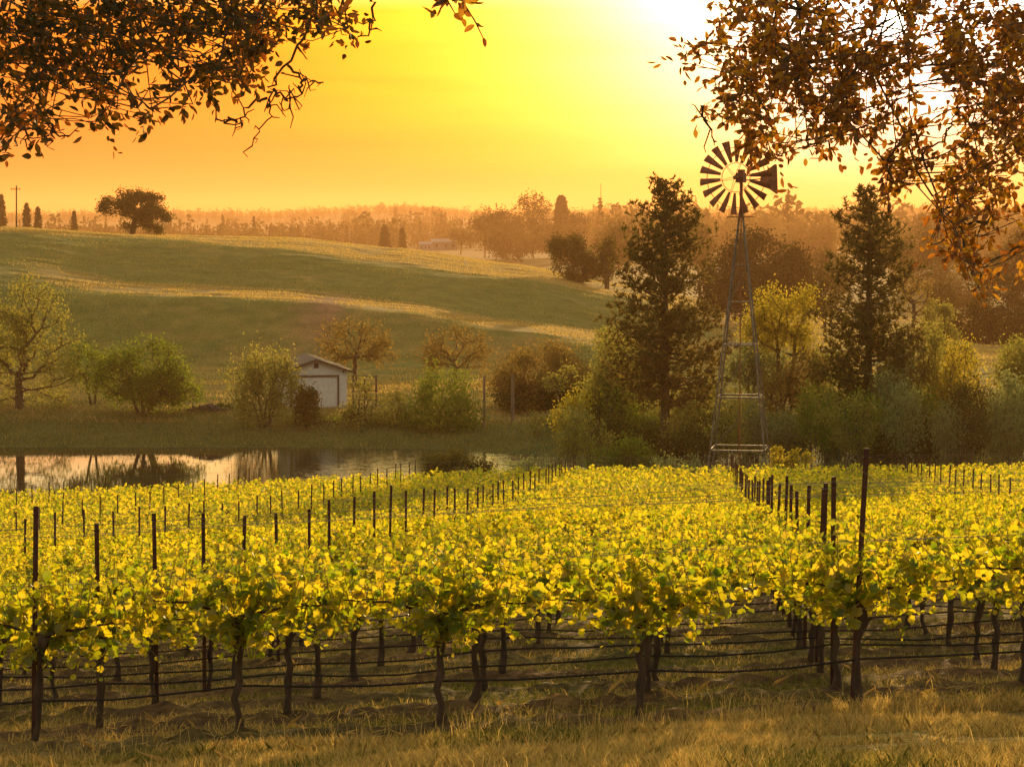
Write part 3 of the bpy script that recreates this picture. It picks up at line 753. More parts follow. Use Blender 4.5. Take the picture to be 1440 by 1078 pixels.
    # tail bone and vane, behind the wheel
    ta = radians(-38); tdir = np.array([cos(ta) * 1, -sin(ta) * 1, 0.])
    tdir = np.array([cos(radians(42)), sin(radians(42)), 0.])
    tl = MB(); tubes(tl, [H + [0, 0, .1], H - [0, 0, .12]], [H + tdir * 2.3 + [0, 0, .12], H + tdir * 1.5 + [0, 0, -.02]], .03, .025, 5)
    tl.build('tail_bone', M['flare_brown'], root)
    vn = MB(); nn = np.array([-tdir[1], tdir[0], 0]) * .008
    prof = [(1.25, .16), (2.15, .62), (2.28, .60), (2.36, -.66), (2.28, -.68), (1.2, -.20)]
    pv = np.array([H + tdir * a + [0, 0, b] for a, b in prof]); n = len(pv)
    side = np.array([[i, (i + 1) % n, (i + 1) % n + n, i + n] for i in range(n)])
    vn.add(np.concatenate([pv + nn, pv - nn]), [np.arange(n)[None], np.arange(n)[::-1][None] + n, side])
    vn.build('tail_vane', M['flare_brown'], root)
windmill(1040, 98)

# ------------------------------------------------------------------ shed
def shed():
    d = 211; c = P(445, 562, d); gzv = gz(c[0], d) - .1
    yaw = radians(11)
    root = empty('garage', (c[0], d, gzv), yaw); tag(root, 'small white gabled garage with a wide door, half hidden by willows', 'garage')
    W_, L_, H_, A_ = 5.7, 9.0, zat(521, d) - gzv, zat(506, d) - gzv
    mb = MB(); h = W_ / 2
    # front wall with a door opening, other walls
    dw0, dw1, dh = -2.30, 1.98, zat(530, d) - gzv
    for x0, x1, z0, z1 in ((-h, dw0, 0, H_), (dw1, h, 0, H_), (dw0, dw1, dh, H_)):
        box(mb, ((x0 + x1) / 2, .06, (z0 + z1) / 2), (x1 - x0, .12, z1 - z0))
    for y0 in (0, L_ - .12):
        mb.add([(-h, y0, H_), (h, y0, H_), (0, y0, A_), (-h, y0 + .12, H_), (h, y0 + .12, H_), (0, y0 + .12, A_)],
               [np.array([[0, 1, 2], [5, 4, 3]]), np.array([[0, 2, 5, 3], [1, 4, 5, 2]])])
    for s in (-1, 1): box(mb, (s * (h - .06), L_ / 2, H_ / 2), (.12, L_ - .26, H_))
    box(mb, (0, L_ - .06, H_ / 2), (W_ - .26, .12, H_ - .01))
    for i in range(int(H_ / .2)): 
        if i * .2 > dh: box(mb, (0, -.012, i * .2), (W_ - .02, .02, .03))
    mb.build('wall', M['white_paint'], root)
    dm = MB(); box(dm, ((dw0 + dw1) / 2, .10, dh / 2), (dw1 - dw0 - .02, .05, dh - .02))
    for i in range(4):
        for j in range(5): box(dm, (dw0 + (j + .5) * (dw1 - dw0) / 5, .07, (i + .5) * dh / 4), ((dw1 - dw0) / 5 - .12, .03, dh / 4 - .12))
    dm.build('garage_door', M['door_paint'], root)
    tr = MB()
    box(tr, (dw0 - .07, -.03, dh / 2), (.15, .07, dh)); box(tr, (dw1 + .07, -.03, dh / 2), (.15, .07, dh)); box(tr, ((dw0 + dw1) / 2, -.03, dh + .09), (dw1 - dw0 + .3, .075, .17))
    tr.build('door_frame', M['trim'], root)
    rf = MB(); ov = .42
    for s in (-1, 1):
        sl_ = (A_ - H_) / h; a = math.atan(sl_); L2 = (h + ov) / cos(a)
        cx_ = s * (h + ov) / 2; cz_ = A_ - sl_ * (h + ov) / 2 + .08
        Ry = np.array([[cos(s * a), 0, sin(s * a)], [0, 1, 0], [-sin(s * a), 0, cos(s * a)]])
        box(rf, (cx_, L_ / 2 - .1, cz_ + .03), (L2, L_ + .8, .07), Ry)
    rf.build('roof', M['shingle'], root)
    fa = MB()
    for s in (-1, 1):
        a = math.atan((A_ - H_) / h); L2 = (h + ov) / cos(a)
        Ry = np.array([[cos(s * a), 0, sin(s * a)], [0, 1, 0], [-sin(s * a), 0, cos(s * a)]])
        box(fa, (s * (h + ov) / 2, -.53, A_ - (A_ - H_) / h * (h + ov) / 2 + .02), (L2, .05, .20), Ry)
    fa.build('fascia', M['trim'], root)
    vt = MB(); box(vt, (0, -.03, A_ - .52), (.42, .06, .46))
    for i in range(4): box(vt, (0, -.07, A_ - .68 + i * .1), (.34, .03, .03))
    vt.build('gable_vent', M['trim'], root)
    lp = MB(); box(lp, (h - .35, -.08, H_ - .12), (.14, .16, .16)); lp.build('wall_lamp', M['trim'], root)
shed()

# ------------------------------------------------------------------ trees
def skeleton(trunk, att, rng, trunk_r, tip_r=.012, step=.7, sag=.0, up=.5):
    """branches from a trunk polyline to attractor points; returns segment arrays and the attractor directions"""
    cap = 60000
    pos = np.zeros((cap, 3)); par = np.full(cap, -1); pl = np.zeros(cap); n = 0
    for p in trunk: pos[n] = p; par[n] = n - 1; n += 1
    nt_ = n; tip = trunk[-1]
    order = np.argsort(np.linalg.norm(att - tip, axis=1)); ends = []
    start = max(0, int(nt_ * .35))
    for i in order:
        a = att[i]; q = pos[start:n]; dv = a - q
        dist = np.linalg.norm(dv, axis=1)
        cost = dist + .5 * pl[start:n] + up * np.maximum(0, q[:, 2] - a[2]) * 1.0 + .15 * np.abs(dv[:, 2] < 0)
        j = start + int(np.argmin(cost)); L = dist[j - start]
        m = max(1, int(math.ceil(L / step))); src = pos[j].copy(); prev = j
        side = rng.normal(0, .08, 3) * L; side[2] -= sag * L
        for k in range(1, m + 1):
            if n >= cap: break
            t = k / m; p = src + (a - src) * t + side * (4 * t * (1 - t)) * .5 + (rng.normal(0, .022, 3) * L if k < m else 0)
            pos[n] = p; par[n] = prev; pl[n] = pl[prev] + L / m; prev = n; n += 1
        ends.append((i, prev))
    cntv = np.zeros(n)
    for i, e in ends: cntv[e] += 1
    for k in range(n - 1, 0, -1):
        if par[k] >= 0: cntv[par[k]] += cntv[k]
    tot = max(cntv[0], 1)
    rad = tip_r + (trunk_r - tip_r) * (cntv / tot) ** .55
    k = np.arange(1, n)
    return pos[par[k]], pos[k], rad[par[k]], rad[k], ends
def tree(name, label, base, d, ells, leaf, seed, natt=70, cover=1.9, lpx=3.7, trunk_r=None, stems=1, group=None, cat='tree', sig=.37, gate=.0, bark='bark',
         upright=0.0, hollow=.25, droop=0.0, jit=0.0, trunk_top=None, part='crown'):
    """base=(px) at distance d; ells = crown lobes (px, py, rx, ry) in the photo's scale at distance d"""
    r = np.random.default_rng(seed); k = d / F
    u, _ = ray(base, 560); bx = u * d; bz = gz(bx, d); root_p = np.array([bx, d, bz])
    areas = np.array([e[2] * e[3] for e in ells], float); pr_ = areas / areas.sum()
    att = []; own = []
    while len(att) < natt:
        i = r.choice(len(ells), p=pr_); e = ells[i]
        v = r.normal(size=3); v /= np.linalg.norm(v); rad = r.uniform(hollow, 1) ** .5
        c = P(e[0], e[1], d)
        p = c + v * rad * np.array([e[2] * k, e[2] * k * .85, e[3] * k])
        if p[2] < bz + .12: p[2] = bz + .12 + r.random() * .4
        if gate and vnoise(np.array([p[0] * 1.1]), np.array([p[2] * 1.1]), seed)[0] < gate - .5: continue
        att.append(p); own.append(i)
    att = np.array(att)
    root = empty(name, tuple(root_p)); tag(root, label, cat, group)
    lowz = att[:, 2].min(); midz = att[:, 2].mean(); cx_ = att[:, 0].mean()
    H_ = att[:, 2].max() - bz
    tr_ = trunk_r or H_ * .028
    tt = trunk_top if trunk_top is not None else .42
    mb = MB()
    ends_all = 0
    grp = np.array_split(np.arange(len(att))[np.argsort(att[:, 0] + r.normal(0, .4 * np.std(att[:, 0]) + .01, len(att)))], stems)
    for s in range(stems):
        A_ = att[grp[s]] - root_p
        if len(A_) == 0: continue
        tgt = A_.mean(0); zt = max(.15, (A_[:, 2].min() * .5 + tgt[2] * .5) * (tt / .42))
        b0 = np.array([tgt[0] * .15 * (stems > 1) + r.normal(0, .08) * (stems > 1), tgt[1] * .1, -.25]); m = 8; t = np.linspace(0, 1, m)[:, None]
        tp = np.array([tgt[0] * .55, tgt[1] * .5, zt])
        trunk = b0 + (tp - b0) * t + np.stack([r.normal(0, .02, m), r.normal(0, .02, m), np.zeros(m)], 1) * H_ * .35 * t
        sg = skeleton(trunk, A_, r, tr_ / stems ** .45, max(.006, .0055 * H_ ** .3), H_ * .07, sag=-droop, up=.5)
        tubes(mb, sg[0], sg[1], sg[2], sg[3], 6 if d < 260 else 4)
    mb.build('trunk', M[bark], root)
    # leaves
    L = lpx * k; area_px = sum(pi * e[2] * e[3] for e in ells) * .8
    nl = int(3.0 * cover * area_px / (.30 * lpx * lpx)); nl = min(nl, 30000)
    vol = sum(4.19 * e[2] * e[2] * e[3] for e in ells) * k**3
    sg_ = sig * (vol / natt) ** (1 / 3)
    wts = r.uniform(.3, 1.6, natt); own_ = r.choice(natt, nl, p=wts / wts.sum())
    off = r.normal(0, 1, (nl, 3)) * sg_
    if upright: off[:, 2] *= 1 + upright
    C = att[own_] + off - root_p
    C[:, 2] -= np.abs(r.normal(0, 1, nl)) * droop * sg_ * 2
    C = C[C[:, 2] > .02]
    D = rdir(r, len(C)); 
    if upright: D[:, 2] = np.abs(D[:, 2]) + upright
    lb = MB(); inst(lb, *L_QUAD, C, D, rdir(r, len(C)), L * r.uniform(.6, 1.3, len(C)))
    lb.build(part, M[leaf], root)
    return root
def pine(name, label, px, top, d, wpx, leaf, seed, base_py=None, lean=0, group=None, tufts=1.0, lpx=3.6, low=.18):
    r = np.random.default_rng(seed); k = d / F; u, _ = ray(px, 500); bx = u * d; bz = gz(bx, d)
    H_ = zat(top, d) - bz; root = empty(name, (bx, d, bz)); tag(root, label, 'pine tree' if 'pine' in name else 'tree', group)
    m = 12; t = np.linspace(0, 1, m); wob = np.cumsum(r.normal(0, .03, m)) * .6
    tp = np.stack([wob, wob[::-1] * 0, -.3 + (H_ + .3) * t], 1)
    mb = MB(); polytube(mb, tp, np.linspace(H_ * .020, .02, m), 8)
    C = []; D = []; cen = []
    nb = int(15 * H_ / 1.6)
    for b in range(nb):
        f = low + (1 - low) * (b + r.random()) / nb; z = f * H_
        prof = (1 - f) ** .55 * (1.0 if f > low + .15 else .8 + 1.3 * (f - low)) + .07
        L = wpx * k * .5 * prof * r.uniform(.70, 1.18) * 1.0
        a = r.uniform(0, 2 * pi); n = 6; s = np.linspace(0, 1, n)
        droop_ = r.uniform(-.22, .12) if f < .6 else r.uniform(.1, .5)
        zz = z + L * (droop_ * s + .30 * s**2.2)
        ox = np.interp(z, tp[:, 2], tp[:, 0])
        br = np.stack([ox + np.cos(a) * L * s, np.sin(a) * L * s, zz], 1); br[1:] += r.normal(0, .03 * L, (n - 1, 3))
        polytube(mb, br, np.linspace(.018 + .012 * L, .010, n), 4, cap=False)
        nt2 = max(3, int(L * 6.5 * tufts))
        for q in range(nt2):
            s_ = 1 - (1 - .12) * (r.random() ** 1.3) if q else 1
            p = np.array([np.interp(s_, s, br[:, j]) for j in range(3)]) + r.normal(0, .11 + .07 * L, 3) * (q > 0)
            cen.append(p)
    mb.build('trunk', M['bark'], root)
    cen = np.array(cen); per = 10; Cc = np.repeat(cen, per, 0); Dd = rdir(r, len(Cc)); Dd[:, 2] += .35
    lb = MB(); inst(lb, *L_TUFT, Cc, Dd, rdir(r, len(Cc)), lpx * k * 1.35 * r.uniform(.7, 1.4, len(Cc)))
    lb.build('crown', M[leaf], root); return root

# --- the two tall pines behind the windmill
pine('pine_tree', 'tall dark pine left of the windmill, towering over the shrubs', 935, 258, 158, 205, 'lf_pine', 11, tufts=.9, low=.27)
pine('pine_tree', 'tall pointed pine right of the windmill with open lower boughs', 1220, 268, 156, 190, 'lf_pine', 12, tufts=.85, low=.24)

# --- left bank
tree('oak_tree', 'broad airy oak with a forked trunk at the left edge of the far bank', 27, 209,
     [(28, 425, 62, 36), (62, 470, 50, 40), (-10, 470, 48, 42), (85, 520, 34, 24), (20, 505, 44, 38), (-8, 548, 40, 24), (70, 560, 30, 18)], 'lf_olive', 21, natt=150, cover=.72, gate=.30, sig=.34, trunk_r=.42)
tree('small_tree', 'small bright tree between the broad oak and the round bush', 128, 212, [(122, 512, 36, 28), (138, 534, 26, 20)], 'lf_green', 22, natt=40, cover=1.0, stems=2, trunk_r=.16)
tree('round_tree', 'dense round green tree with several short trunks beside the log pile', 203, 207,
     [(205, 515, 52, 40), (165, 530, 38, 28), (245, 538, 46, 26), (210, 548, 60, 22)], 'lf_green', 23, natt=130, cover=1.5, stems=4, trunk_r=.34, lpx=4.2, sig=.40)
tree('willow_tree', 'pale feathery willow on the bank left of the garage', 372, 202,
     [(345, 540, 30, 38), (380, 520, 34, 30), (400, 545, 26, 45), (360, 575, 34, 24)], 'lf_olive', 24, natt=90, cover=.9, stems=5, upright=.7, trunk_r=.20, gate=.2)
tree('shrub', 'dark upright shrub in front of the garage door', 431, 201, [(431, 572, 19, 28)], 'lf_dark', 25, natt=34, cover=2.4, stems=3, upright=.4, cat='shrub', trunk_r=.09)
tree('bare_tree', 'rounded brownish tree with spreading limbs behind the garage', 500, 232, [(498, 478, 52, 32), (468, 500, 30, 22), (532, 500, 26, 20)], 'lf_brown', 26, natt=110, cover=.75, gate=.15, trunk_r=.24)
tree('bare_tree', 'thinly leaved brown tree against the slope right of the garage', 643, 236, [(640, 488, 48, 34), (610, 500, 30, 24), (676, 505, 22, 22)], 'lf_brown', 27, natt=110, cover=.6, gate=.2, trunk_r=.22)
tree('willow_tree', 'slender sapling with bare forked stems just right of the garage', 512, 203, [(505, 560, 20, 30), (530, 580, 24, 22), (492, 590, 18, 16)], 'lf_olive', 28, natt=60, cover=.6, stems=4, upright=.5, trunk_r=.13)
tree('willow_tree', 'scrubby bank willow with tangled leaning stems', 560, 202, [(556, 575, 24, 26), (575, 590, 20, 18)], 'lf_olive', 29, natt=50, cover=.8, stems=5, trunk_r=.11)
tree('shrub', 'bright green round willow shrub on the bank, tallest of the shrubs by the pond', 622, 200, [(620, 560, 46, 44), (600, 590, 34, 22), (648, 585, 34, 28)], 'lf_green', 30, natt=90, cover=1.1, stems=6, upright=.5, cat='shrub', trunk_r=.12)
tree('oak_tree', 'wide dark oak with a glowing crown in the middle of the far bank', 762, 216, [(760, 520, 62, 36), (715, 545, 34, 28), (805, 545, 42, 30), (760, 555, 60, 20)], 'lf_brown', 31, natt=120, cover=2.3, trunk_r=.35, sig=.42)
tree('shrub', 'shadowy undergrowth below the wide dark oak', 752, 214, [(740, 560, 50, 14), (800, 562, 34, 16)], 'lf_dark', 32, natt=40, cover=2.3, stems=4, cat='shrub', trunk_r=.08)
tree('small_tree', 'bare twisted sapling in front of the wide dark oak', 786, 199, [(780, 540, 22, 14), (800, 525, 14, 12)], 'lf_olive', 33, natt=26, cover=.7, trunk_r=.10)
# bushes at the front edge of the pond
tree('shrub', 'low dark bush standing in front of the pond', 640, 140, [(640, 652, 42, 16), (618, 660, 26, 10), (672, 660, 20, 8)], 'lf_dark', 34, natt=60, cover=2.2, stems=6, cat='shrub', trunk_r=.06)
tree('shrub', 'bright green bush at the near end of the pond', 872, 128, [(885, 640, 30, 18), (850, 646, 24, 14), (905, 648, 16, 10)], 'lf_green', 35, natt=60, cover=2.0, stems=7, upright=.7, cat='shrub', trunk_r=.06)
for i, (px, py, rx, ry, lb) in enumerate([(748, 656, 34, 9, 'low weedy scrub on the bank right of the dark bush'), (955, 655, 46, 9, 'grey green brush left of the windmill foot')]):
    tree('shrub', lb, px, 122, [(px, py, rx, ry)], 'lf_grey', 36 + i, natt=40, cover=1.4, stems=6, cat='shrub', trunk_r=.04, upright=.5)
tree('sapling', 'small yellow leaved sapling right of the windmill foot', 1092, 97, [(1092, 644, 10, 16)], 'lf_yellow', 38, natt=18, cover=1.6, trunk_r=.04, lpx=4)
tree('shrub', 'sunlit yellow bush beyond the vines right of the windmill', 1130, 98, [(1128, 645, 20, 12), (1112, 652, 16, 8)], 'lf_yellow', 39, natt=30, cover=1.7, stems=4, cat='shrub', trunk_r=.04, lpx=4)
# --- thicket, from the middle to the right edge: (name, label, px, d, ellipses, leaf, cover, stems, upright)
TH = [
 ('willow_tree', 'golden topped willow between the dark oak and the left pine', 862, 188, [(868, 515, 36, 40), (850, 560, 36, 40)], 'lf_olive', 1.5, 5, .7),
 ('willow_tree', 'yellow green willow low on the bank beside the dark oak', 832, 172, [(830, 585, 34, 34), (800, 590, 22, 24)], 'lf_yellow', 1.1, 5, .6),
 ('small_tree', 'thin tree with a bare stem left of the left pine trunk', 895, 168, [(890, 505, 34, 22), (905, 540, 26, 26)], 'lf_olive', .8, 2, .3),
 ('shrub', 'dark bank thicket left of the left pine', 880, 158, [(880, 600, 52, 42)], 'lf_dark', 2.0, 7, .4),
 ('shrub', 'olive thicket below the left pine', 950, 150, [(950, 592, 46, 44), (930, 615, 50, 32)], 'lf_olive', 1.3, 7, .5),
 ('shrub', 'tall dark shrub between the left pine and the windmill legs', 988, 156, [(990, 570, 30, 40), (985, 605, 40, 40)], 'lf_olive', 1.0, 6, .5),
 ('small_tree', 'sunlit yellow tree with a slanting trunk right behind the windmill', 1110, 150, [(1085, 430, 34, 32), (1130, 440, 24, 38), (1068, 460, 26, 26), (1105, 480, 40, 30)], 'lf_yellow', 1.0, 2, .1),
 ('willow_tree', 'pale green willow rising behind the windmill legs', 1060, 152, [(1050, 520, 28, 40), (1080, 530, 32, 44)], 'lf_grey', 1.2, 4, .6),
 ('small_tree', 'brown twiggy tree with forked limbs right of the windmill', 1095, 142, [(1100, 560, 36, 40), (1125, 530, 26, 34)], 'lf_brown', .8, 3, .3),
 ('shrub', 'silvery bush behind the windmill legs', 1050, 128, [(1045, 605, 38, 30)], 'lf_grey', 1.7, 7, .8),
 ('shrub', 'shadowed grey green bush right of the windmill legs', 1105, 126, [(1105, 615, 44, 30)], 'lf_grey', 1.7, 7, .5),
 ('shrub', 'rounded pale green bush below the right pine', 1188, 124, [(1190, 615, 40, 30), (1168, 600, 20, 22)], 'lf_grey', 1.7, 7, .7),
 ('willow_tree', 'dull olive willow left of the right pine trunk', 1165, 146, [(1165, 540, 36, 54)], 'lf_olive', 1.3, 4, .6),
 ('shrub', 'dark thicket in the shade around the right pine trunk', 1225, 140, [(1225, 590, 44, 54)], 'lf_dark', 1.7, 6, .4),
 ('willow_tree', 'slim upright willow just right of the right pine', 1268, 142, [(1265, 530, 22, 60), (1272, 580, 26, 40)], 'lf_grey', 1.1, 4, 1.0),
 ('willow_tree', 'tall pale willow with a straight dark stem', 1305, 144, [(1303, 500, 24, 48), (1305, 560, 30, 60)], 'lf_olive', 1.0, 4, 1.0),
 ('shrub', 'deep brown shaded thicket below the slim willows', 1290, 130, [(1285, 615, 46, 38)], 'lf_dark', 1.8, 6, .4),
 ('willow_tree', 'feathery willow with a leaning crown near the right edge', 1348, 140, [(1352, 530, 26, 50), (1340, 570, 30, 50)], 'lf_yellow', 1.0, 5, 1.0),
 ('shrub', 'rounded grey green willow bush below the feathery willow', 1352, 124, [(1352, 605, 38, 50)], 'lf_grey', 1.8, 7, .8),
 ('shrub', 'large grey green willow bush at the right edge of the thicket', 1418, 122, [(1420, 600, 44, 50)], 'lf_grey', 1.9, 7, .7),
 ('willow_tree', 'sunlit olive willow leaning in from the right edge', 1428, 146, [(1432, 520, 34, 44), (1450, 560, 40, 50)], 'lf_olive', 1.5, 5, .4),
 ('shrub', 'low dark brush where the pond meets the thicket', 905, 140, [(905, 628, 60, 22)], 'lf_dark', 1.7, 7, .3),
 ('shrub', 'shaded brush along the ground right of the green bush', 975, 130, [(975, 632, 50, 20)], 'lf_dark', 1.8, 7, .3),
 ('shrub', 'dark brush at the foot of the right hand willows', 1240, 122, [(1245, 635, 50, 20)], 'lf_dark', 1.9, 7, .3),
]
for i, (nm, lb, px, d, el_, lf, cv, st, upr) in enumerate(TH):
    tree(nm, lb, px, 148 + (d - 122) * .62, el_, lf, 50 + i, natt=100, cover=cv * 1.3, stems=st, upright=upr, cat='shrub' if nm == 'shrub' else 'tree', trunk_r=.16 if nm != 'shrub' else .07, sig=.45, gate=.15)

rs = np.random.default_rng(909)
for i in range(44):
    px = 800 + i * 15.4 + rs.uniform(-8, 8); hgt_ = rs.uniform(32, 62) * (1.15 if px > 1180 else 1)
    tree('shrub', 'leafy shrub merging into the thicket behind the far vine rows', px, rs.uniform(140, 178), [(px, 648 - hgt_, rs.uniform(22, 36), hgt_ * .8)],
         ['lf_olive', 'lf_grey', 'lf_dark', 'lf_green', 'lf_olive'][int(rs.integers(0, 5))], 500 + i, natt=52, cover=.85, lpx=3.8, stems=5, upright=rs.uniform(.2, .9), cat='shrub', trunk_r=.05, group='shrubs packed together in the thicket')
for i in range(12):
    px = 420 + i * 22 + rs.uniform(-10, 10)
    tree('shrub', 'low scrubby shrub along the far bank of the pond', px, rs.uniform(199, 204), [(px, 606 - rs.uniform(4, 14), rs.uniform(16, 26), rs.uniform(10, 20))],
         ['lf_olive', 'lf_dark', 'lf_green'][i % 3], 600 + i, natt=26, cover=.5, stems=5, upright=.5, cat='shrub', trunk_r=.04, group='low shrubs along the far bank')

# --- hill trees and middle distance
tree('oak_tree', 'lone dark domed oak on the crest of the left hill', 188, 430, [(165, 292, 26, 14), (200, 288, 32, 17), (218, 305, 22, 18), (182, 280, 26, 11), (205, 318, 32, 9)], 'lf_dark', 81, natt=110, cover=2.6, lpx=2.6, trunk_r=.55, sig=.30, hollow=.5)
tree('oak_tree', 'dark oak clump on the right shoulder of the pasture hill', 815, 392, [(800, 350, 24, 20), (812, 375, 36, 24), (840, 370, 24, 24), (784, 350, 14, 16)], 'lf_dark', 82, natt=90, cover=2.2, lpx=3.2, trunk_r=.42, stems=2, sig=.34)
tree('oak_tree', 'thick trunked oak at the right end of the hill clump', 853, 388, [(852, 370, 15, 26), (858, 350, 14, 14)], 'lf_dark', 83, natt=36, cover=1.3, lpx=3.2, trunk_r=.40)
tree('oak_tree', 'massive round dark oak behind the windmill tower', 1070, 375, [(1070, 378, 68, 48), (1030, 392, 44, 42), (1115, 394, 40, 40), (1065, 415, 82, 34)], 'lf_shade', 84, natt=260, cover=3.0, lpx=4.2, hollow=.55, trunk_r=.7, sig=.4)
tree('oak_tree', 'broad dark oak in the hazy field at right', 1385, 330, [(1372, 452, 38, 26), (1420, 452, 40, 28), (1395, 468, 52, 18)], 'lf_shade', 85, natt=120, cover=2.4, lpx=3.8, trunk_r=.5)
tree('bare_tree', 'sparse tree right of the right pine with leaning limbs', 1282, 250, [(1290, 420, 24, 30), (1275, 400, 16, 18)], 'lf_brown', 86, natt=60, cover=.5, lpx=3.2, trunk_r=.22)
MID = [
 ('round hazy oak above the right end of the field', 1350, 420, [(1350, 420, 44, 30)]),
 ('hazy tree behind the right pine', 1290, 440, [(1290, 372, 50, 42)]),
 ('tall hazy tree behind the right pine top', 1315, 520, [(1310, 340, 30, 34), (1340, 352, 30, 30)]),
 ('dark hazy tree at the right edge, tall', 1430, 400, [(1425, 380, 28, 46), (1440, 340, 20, 26)]),
 ('hazy round tree between the massive oak and the right pine', 1138, 560, [(1135, 345, 42, 30)]),
 ('hazy tree left of the right pine, low', 1170, 430, [(1172, 385, 34, 32)]),
 ('hazy tree peeking behind the windmill tower', 1040, 640, [(1020, 335, 34, 18), (1060, 330, 34, 20)]),
 ('hazy tree between the left pine and the massive oak', 990, 470, [(985, 350, 24, 34)]),
 ('hazy grove tree just left of the left pine', 870, 480, [(870, 345, 30, 32)]),
 ('tall round crowned tree standing above the far grove', 748, 620, [(748, 290, 26, 20)]),
 ('far grove tree, leftmost and tapering', 682, 600, [(684, 314, 20, 18)]),
 ('far grove tree with a flat crown, second from left', 712, 610, [(712, 312, 26, 16)]),
 ('far grove tree below the tall round crown', 750, 600, [(748, 328, 34, 24)]),
 ('far grove tree with loose top right of the small conifer', 812, 600, [(812, 318, 22, 18)]),
 ('far grove tree, lowest in the middle', 790, 560, [(790, 345, 30, 24)]),
 ('far grove tree standing on the field edge, dim', 735, 560, [(720, 348, 30, 16), (700, 340, 28, 14)]),
 ('small dim tree left of the far grove, beside the white house', 648, 640, [(648, 332, 16, 9), (662, 336, 12, 8)]),
 ('hazy tree mass right behind the left pine top', 915, 640, [(905, 325, 34, 16), (955, 330, 30, 16)]),
 ('broad hazy tree on the right below the horizon', 1390, 640, [(1390, 345, 50, 26)]),
 ('hazy tree above the massive oak, left', 1090, 720, [(1095, 325, 30, 14)]),
 ('hazy tree halfway up the right edge', 1400, 480, [(1392, 395, 34, 30)]),
]
for i, (lb, px, d, el_) in enumerate(MID):
    bare = 'tall round crowned' in lb
    tree('hazy_tree', lb, px, 560 + (d - 420) * 4.2 if d > 420 else d * 1.3, el_, 'lf_far', 120 + i, natt=48, cover=1.2 if bare else 2.1, lpx=3.2, trunk_r=.4, sig=.42 if not bare else .34)
pine('conifer', 'small far conifer right of the tall round crowned tree', 789, 277, 1350, 30, 'lf_far', 160, lpx=1.6)
for i, (px, top, w) in enumerate([(5, 275, 16), (40, 287, 14), (56, 292, 12), (107, 298, 10), (542, 318, 18), (566, 322, 12)]):
    pine('conifer', ['dark far conifer at the left edge of the hill crest', 'far conifer right of the utility pole', 'second far conifer right of the utility pole', 'small far conifer left of the domed oak',
                     'dim far conifer above the crest of the pasture, the larger of a pair', 'dim far conifer above the crest of the pasture, the smaller of a pair'][i], px, top, 1100 if i > 3 else 800, w, 'lf_far', 170 + i, lpx=1.4)

# --- far woods on the ridges: nobody could count them
def forest(name, label, px0, px1, d0, d1, n, hmin, hmax, seed, conif=.5, per=46, leaf='lf_far'):
    r = np.random.default_rng(seed); px = r.uniform(px0, px1, n); d = r.uniform(d0, d1, n)
    x = (px - 720) / F * d; z = terrain(x, d); H_ = r.uniform(hmin, hmax, n) * np.where(r.random(n) < .1, 1.35, 1)
    co_ = r.random(n) < conif
    C = np.repeat(np.stack([x, d, z], 1), per, 0); hh = np.repeat(H_, per); cf = np.repeat(co_, per)
    t = r.random(len(C)); a = r.uniform(0, 2 * pi, len(C)); rad = np.sqrt(r.random(len(C)))
    wr = np.where(cf, .17 * hh * (1.02 - t), .36 * hh * np.sqrt(np.clip(1 - (1.6 * t - .72) ** 2, 0.02, 1)))
    C[:, 0] += np.cos(a) * rad * wr; C[:, 1] += np.sin(a) * rad * wr; C[:, 2] += t * hh
    mb = MB(); inst(mb, *L_QUAD, C, rdir(r, len(C)), rdir(r, len(C)), hh * np.where(cf, .11, .15) * r.uniform(.7, 1.3, len(C)))
    o = mb.build(name, M[leaf]); tag(o, label, 'woods', None, 'stuff')
forest('forest', 'hazy conifer wood behind the left hill and the domed oak', -120, 560, 1500, 2300, 800, 9, 19, 201, .6, 80)
forest('forest', 'wooded ridge on the skyline at left', -160, 700, 3200, 4100, 2400, 7, 13, 202, .5, 44)
forest('forest', 'wooded ridge on the skyline at right', 700, 1600, 3700, 5100, 2400, 8, 15, 203, .2, 44)
forest('forest', 'hazy woods filling the valley at right', 830, 1600, 1300, 3400, 700, 16, 30, 204, .25, 90)
forest('forest', 'dim trees along the valley floor in the middle', 480, 900, 1700, 2900, 320, 12, 24, 205, .5, 80)

# ------------------------------------------------------------------ small things
def gable_house(px, py0, py1, d, w, l, lb, rz):
    c = P(px, py1, d); root = empty('house', (c[0], d, c[2] - 1.2), rz); tag(root, lb, 'house'); h = (zat(py0, d) - c[2]) + 1.2
    mb = MB(); e = h * .72; box(mb, (0, 0, e / 2), (w, l, e))
    mb.add([(-w / 2, -l / 2, e), (-w / 2, l / 2, e), (-w / 2, 0, h - .05), (w / 2, -l / 2, e), (w / 2, l / 2, e), (w / 2, 0, h - .05)], [np.array([[0, 2, 1], [3, 4, 5]])])
    mb.build('wall', M['far_paint'], root)
    rf = MB(); a = math.atan((h - e) / (l / 2)); 
    for s in (-1, 1):
        Rx = np.array([[1, 0, 0], [0, cos(a), s * sin(a)], [0, -s * sin(a), cos(a)]]) 
        box(rf, (0, s * (l / 4 + .1), (h + e) / 2 + .06), (w + .6, l / 2 / cos(a) + .4, .12), Rx)
    rf.build('roof', M['far_paint'], root)
    wn = MB(); 
    for q in (-.3, .05, .35): box(wn, (q * w, -l / 2 - .02, e * .55), (w * .1, .06, e * .3))
    wn.build('window', M['trim'], root)
gable_house(624, 336, 349, 1500, 17, 12, 'long low white roofed house beyond the pasture', radians(6))
gable_house(599, 340, 350, 1470, 8, 7, 'tiny pale outbuilding left of the white roofed house', radians(-8))
